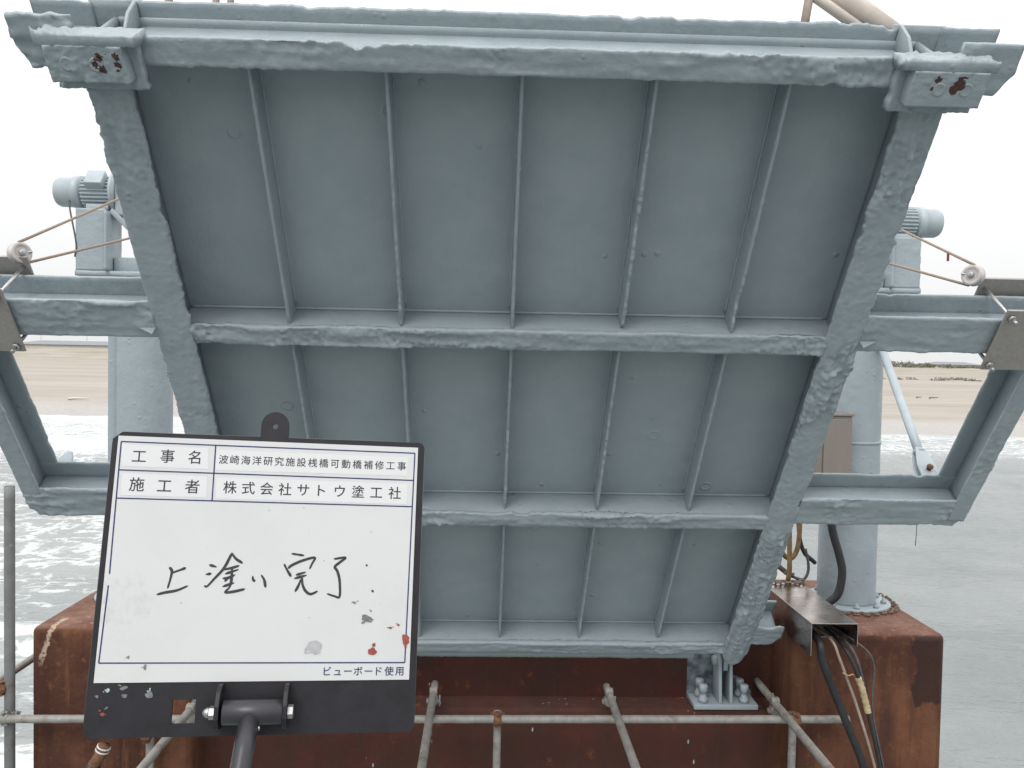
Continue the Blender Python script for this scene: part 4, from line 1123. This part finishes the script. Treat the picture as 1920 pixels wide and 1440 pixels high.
M['board'] = plain_mat('black_board', (.017, .0155, .020), .5, 0, .25, 60, .0002, .35)
M['board_edge'] = plain_mat('worn_board_edge', (.10, .10, .10), .6)
M['tube_black'] = plain_mat('black_pole_tube', (.030, .030, .036), .35, 0, .1, 60, .0001)
pw = NB('white_board_film', .28, 0, .5)
wc = pw.mix(pw.rng(pw.noise(14, 5, .6), .45, .75, 0, .5), (.585, .59, .594), (.52, .52, .522))
wc = pw.mix(pw.rng(pw.noise(9, 7, .75, pw.scale(pw.pos, (1, 1, 1), (.3, .1, .7))), .56, .76, 0, .40), wc, (.46, .45, .43))
wc = pw.mix(pw.math('MULTIPLY', pw.blob(tuple(Bd(-.119, -.016)), .022, .5, 60), pw.rng(pw.noise(110, 6, .75), .46, .70, 0, .28)), wc, (.30, .29, .28))
wc = pw.mix(pw.rng(pw.noise(1, 6, .7, pw.scale(pw.pos, (220, 220, 14))), .64, .72, 0, .22), wc, (.40, .40, .40))
vv = pw.voro(95)
wc = pw.mix(pw.math('MULTIPLY', pw.rng(vv.outputs['Distance'], .03, .07, .8, 0), pw.rng(pw.sep(vv.outputs['Color'])[0], .86, .88)), wc, (.12, .11, .11))
pw.col(wc)
M['white_film'] = pw.m
M['label_tape'] = plain_mat('printed_label_tape', (.635, .64, .648), .3, 0, .012, 20, 0)
M['ink_blue'] = plain_mat('dark_blue_print', (.012, .022, .105), .4, 0, .1, 200, 0)
M['ink_black'] = plain_mat('black_print', (.022, .021, .030), .45, 0, .1, 200, 0)
M['ink_pen'] = plain_mat('black_marker', (.030, .027, .033), .5, 0, .3, 300, 0)
M['sm_grey'] = plain_mat('grey_smudge', (.40, .40, .41), .7, 0, .2, 200, 0)
M['sm_dark'] = plain_mat('dark_smudge', (.16, .16, .17), .7, 0, .4, 300, 0)
M['sm_red'] = plain_mat('red_paint_smear', (.27, .06, .042), .6, 0, .3, 300, 0)
M['sm_pale'] = plain_mat('pale_paint_spot', (.34, .40, .44), .6, 0, .3, 300, 0)

board = thing('site_board', Bd(0, -.30, 0), 'white construction site board with Japanese text in a black frame', 'sign')
TB = .0045
HB = .13344
HW = .1425
# black backing with a hanging tab and a square hole: outline and hole bridged into one face strip
def arc(cx, cy, r, a0, a1, n_):
    return [(cx+r*math.cos(a), cy+r*math.sin(a)) for a in np.radians(np.linspace(a0, a1, n_))]
rc = .006
outl = arc(HW-rc, -HB+rc, rc, -90, 0, 5) + arc(HW-rc, HB-rc, rc, 0, 90, 5)
outl += [(.0133, HB)] + arc(.0005, HB+.0115, .0128, 0, 180, 13) + [(-.0123, HB)]
outl += [(-HW+.0075, HB), (-HW, HB-.0065)] + arc(-HW+rc, -HB+rc, rc, 180, 270, 5)
bm = bmesh.new()
def loop_of(pts):
    vs = [bm.verts.new(Bd(u, v, 0)) for u, v in pts]
    return [bm.edges.new((vs[i], vs[(i+1) % len(vs)])) for i in range(len(vs))]
es = loop_of(outl)
es += loop_of([(-.0712, -.1023), (-.0513, -.1023), (-.0511, -.1229), (-.0711, -.1229)])
es += loop_of(arc(.0005, HB+.0105, .0026, 0, 345, 24))
bmesh.ops.triangle_fill(bm, use_beauty=True, use_dissolve=False, edges=es)
ext = bmesh.ops.extrude_face_region(bm, geom=bm.faces[:])
for e in ext['geom']:
    if isinstance(e, bmesh.types.BMVert):
        e.co -= Vector(BW*TB)
bmesh.ops.recalc_face_normals(bm, faces=bm.faces[:])
bm.verts.index_update()
V = np.array([v.co[:] for v in bm.verts]); F = [[v.index for v in f.verts] for f in bm.faces]
bm.free()
mesh_obj('backing', V, F, M['board'], board, False)

def flat(name, poly, w, m, parent, depth=.0003):
    return mesh_obj(name, *g_prism(poly, Bd(0, 0, w), BU, BV, BW, depth), m, parent, False)
panel = flat('white_panel', [(-.1376, -.0871), (.1363, -.0873), (.1363, .1286), (-.1376, .1298)], .0002, M['white_film'], board, .0006)
def strip(a, b, wd, w, m, parent, name):
    a, b = np.array(a), np.array(b)
    t_ = unit(b-a); n_ = np.array([-t_[1], t_[0]])*wd/2
    return flat(name, [tuple(a-n_), tuple(b-n_), tuple(b+n_), tuple(a+n_)], w, m, parent, .0001)
wl = .0009
LW = .00115
for q in STICK:
    flat('label_strip', [tuple(p_) for p_ in q][::-1], .00085, M['label_tape'], panel, .00015)
for a, b in (((-.1348, .1245), (.1334, .1231)), ((.1334, .1231), (.1317, -.0721)), ((.1317, -.0721), (-.1350, -.0704)), ((-.1350, -.0704), (-.1335, -.004)), ((-.1335, .006), (-.1348, .1245)),
             ((-.1346, .0986), (.1330, .0968)), ((-.1342, .0731), (.1326, .0717)), ((-.0519, .1241), (-.0512, .0726))):
    strip(a, b, LW, wl, M['ink_blue'], panel, 'ruled_line')

def text_mesh(s, size):
    cu = bpy.data.curves.new('text', 'FONT')
    cu.body = s; cu.size = size; cu.resolution_u = 3
    ob = bpy.data.objects.new('text', cu)
    COL.objects.link(ob)
    dg = bpy.context.evaluated_depsgraph_get()
    me = bpy.data.meshes.new_from_object(ob.evaluated_get(dg))
    V = np.array([v.co[:] for v in me.vertices]); F = [list(p_.vertices) for p_ in me.polygons]
    bpy.data.objects.remove(ob); bpy.data.curves.remove(cu); bpy.data.meshes.remove(me)
    return V, F
for s, size, pos in TXT:
    parts = []
    for ch, (u0, v0) in zip(s, pos):
        V, F = text_mesh(ch, size*1.06)
        if not len(V):
            continue
        cx_ = (V[:, 0].min()+V[:, 0].max())/2 if ch in 'サトウ工社' or True else 0
        cy_ = .36*size*1.06
        if ch in 'ュ': cy_ = .40*size
        uu = V[:, 0]-cx_+u0; vq = V[:, 1]-cy_+v0
        # doubled a hair apart: the print is a touch bolder than the font
        for du, dv in ((-.00008, 0), (.00008, 0), (0, .00006), (0, -.00006)):
            parts.append((BC + (uu+du*size/.01)[:, None]*BU + (vq+dv*size/.01)[:, None]*BV + (.00112+.00002*len(parts) % .00008)*BW, F))
    blue = 'ビ' in s
    mesh_obj('printed_text', *join(*parts), M['ink_blue' if blue else 'ink_black'], panel, False)

def stroke(pts, wd):
    P = catmull(pts, 8) if len(pts) > 2 else line(pts[0], pts[1], 6)
    T = np.gradient(P, axis=0); T = T/np.maximum(np.linalg.norm(T, axis=1), 1e-9)[:, None]
    Nn = np.stack([-T[:, 1], T[:, 0]], -1)
    n_ = len(P)
    ww = wd*(1+.18*np.sin(np.linspace(0, 5, n_)+P[0, 0]*900))*np.where((np.arange(n_) == 0) | (np.arange(n_) == n_-1), .62, 1)
    P = np.concatenate([[P[0]-T[0]*wd*.35], P, [P[-1]+T[-1]*wd*.35]])
    ww = np.concatenate([[ww[0]*.4], ww, [ww[-1]*.4]]); Nn = np.concatenate([Nn[:1], Nn, Nn[-1:]])
    L_, R_ = P+Nn*ww[:, None]/2, P-Nn*ww[:, None]/2
    k_ = len(P)
    V = [Bd(u, v, .00095) for u, v in L_]+[Bd(u, v, .00095) for u, v in R_]
    return V, [[i, k_+i, k_+i+1, i+1] for i in range(k_-1)]
for i, s_ in enumerate(INK):
    V, F = stroke([np.array(p_) for p_ in s_], .0022)
    mesh_obj('pen_stroke', np.array(V)+BW*(.00002*(i % 7)), F, M['ink_pen'], panel, False)

def splat(u, v, ru, rv, w, m, parent, seed, name='paint_smear', bits=3):
    r = np.random.default_rng(seed)
    parts = []
    for b_ in range(bits):
        du, dv = (0, 0) if b_ == 0 else (r.normal()*ru*.75, r.normal()*rv*.75)
        q = 1.0 if b_ == 0 else r.uniform(.2, .55)
        a = np.linspace(0, 2*math.pi, 29)[:-1]
        rr = 1 + .55*fbm(np.stack([np.cos(a)*2.2+seed, np.sin(a)*2.2, 0*a+b_*3.3], -1), 4, .6, seed)
        tilt = r.uniform(-.6, .6)
        uu = np.cos(a)*rr*ru*q*.8; vq = np.sin(a)*rr*rv*q*.8
        V = np.array([Bd(u+du+x*math.cos(tilt)-y*math.sin(tilt), v+dv+x*math.sin(tilt)+y*math.cos(tilt), w+.00002*b_) for x, y in zip(uu, vq)])
        parts.append((V, [list(range(28))]))
    return mesh_obj(name, *join(*parts), m, parent, False)
sk = 900
for kind, lst in SMUDGE.items():
    if kind == 'faint':
        continue
    for (u, v, ru, rv) in lst:
        sk += 1
        splat(u, v, ru, rv, .00125, M['sm_'+kind], panel, sk, bits=5 if kind != 'grey' else 3)
for k, (u, v, ru, rv, m) in enumerate([(-.1255, -.0935, .0021, .0022, 'sm_pale'), (-.112, -.0915, .0045, .0018, 'sm_dark'), (-.1115, -.0985, .0028, .0022, 'sm_dark'), (-.091, -.0955, .0014, .0026, 'sm_pale'),
                                       (-.128, -.1135, .0022, .0018, 'sm_red'), (-.0905, -.0975, .0035, .0035, 'sm_dark'), (-.125, -.108, .0014, .0014, 'sm_dark'), (-.134, -.0985, .0018, .0016, 'sm_dark')]):
    splat(u, v, ru, rv, .0003, M[m], board, 950+k)
# worn edge of the frame
for a, b in (((-HW+.008, HB+.0001), (-.015, HB+.0001)), ((.015, HB+.0001), (HW-.01, HB+.0001)), ((-HW-.0001, -HB+.01), (-HW-.0001, HB-.01)), ((HW+.0001, -HB+.01), (HW+.0001, HB-.01))):
    a, b = np.array(a), np.array(b)
    mesh_obj('worn_edge', *g_tube([Bd(*a, -.0004), Bd(*((a+b)/2), -.0004), Bd(*b, -.0004)], .00035, 5), M['board_edge'], board)
# clamp ears, cross tube, dome nut, bolt, pole
for u in (-.0305, .0268):
    ear = [(-.1265, .0), (-.0885, .0), (-.0885, .010), (-.093, .019), (-.104, .0245), (-.115, .0245), (-.1235, .018), (-.1265, .008)]
    mesh_obj('clamp_ear', *g_prism([(v, w) for v, w in ear], Bd(u-.0015, 0, .0004), BV, BW, BU, .004, .0006), M['board'], board, False)
ct = Bd(-.0255, -.1105, .0155)
mesh_obj('cross_tube', *g_lathe(ct, BU, [(0, .0098), (.0004, .0105), (.0505, .0105), (.0509, .0098)], 32), M['tube_black'], board)
mesh_obj('dome_nut', *g_lathe(Bd(-.0322, -.1105, .0155), -BU, [(0, .0058), (.0045, .0058), (.0047, .0046)], 6), M['bolt'], board, False)
mesh_obj('dome_cap', *g_lathe(Bd(-.0367, -.1105, .0155), -BU, [(0, .0046), (.002, .0045), (.004, .0036), (.0055, .0018), (.006, .0002)], 20), M['bolt'], board)
mesh_obj('bolt_head', *g_lathe(Bd(.0296, -.1105, .0155), BU, [(0, .0060), (.0045, .0060), (.0048, .0050)], 6), M['bolt'], board, False)
p0 = Bd(-.0022, -.1120, .0175)
pd = unit(-BV*1.0 - BU*.055 + BW*.62)
pole = mesh_obj('pole', *g_tube(line(p0, p0+pd*.36, 12), np.linspace(.0088, .0088, 12), 32), M['tube_black'], board)
mesh_obj('rivet', *g_lathe(p0+pd*.055-BU*.0085, -BU, [(0, .0030), (.0012, .0030), (.0020, .0020), (.0022, .0003)], 14), M['bolt'], pole)
mesh_obj('rivet', *g_lathe(p0+pd*.012+BU*.0088, BU, [(0, .0022), (.001, .0022), (.0016, .0014)], 12), M['bolt'], pole)
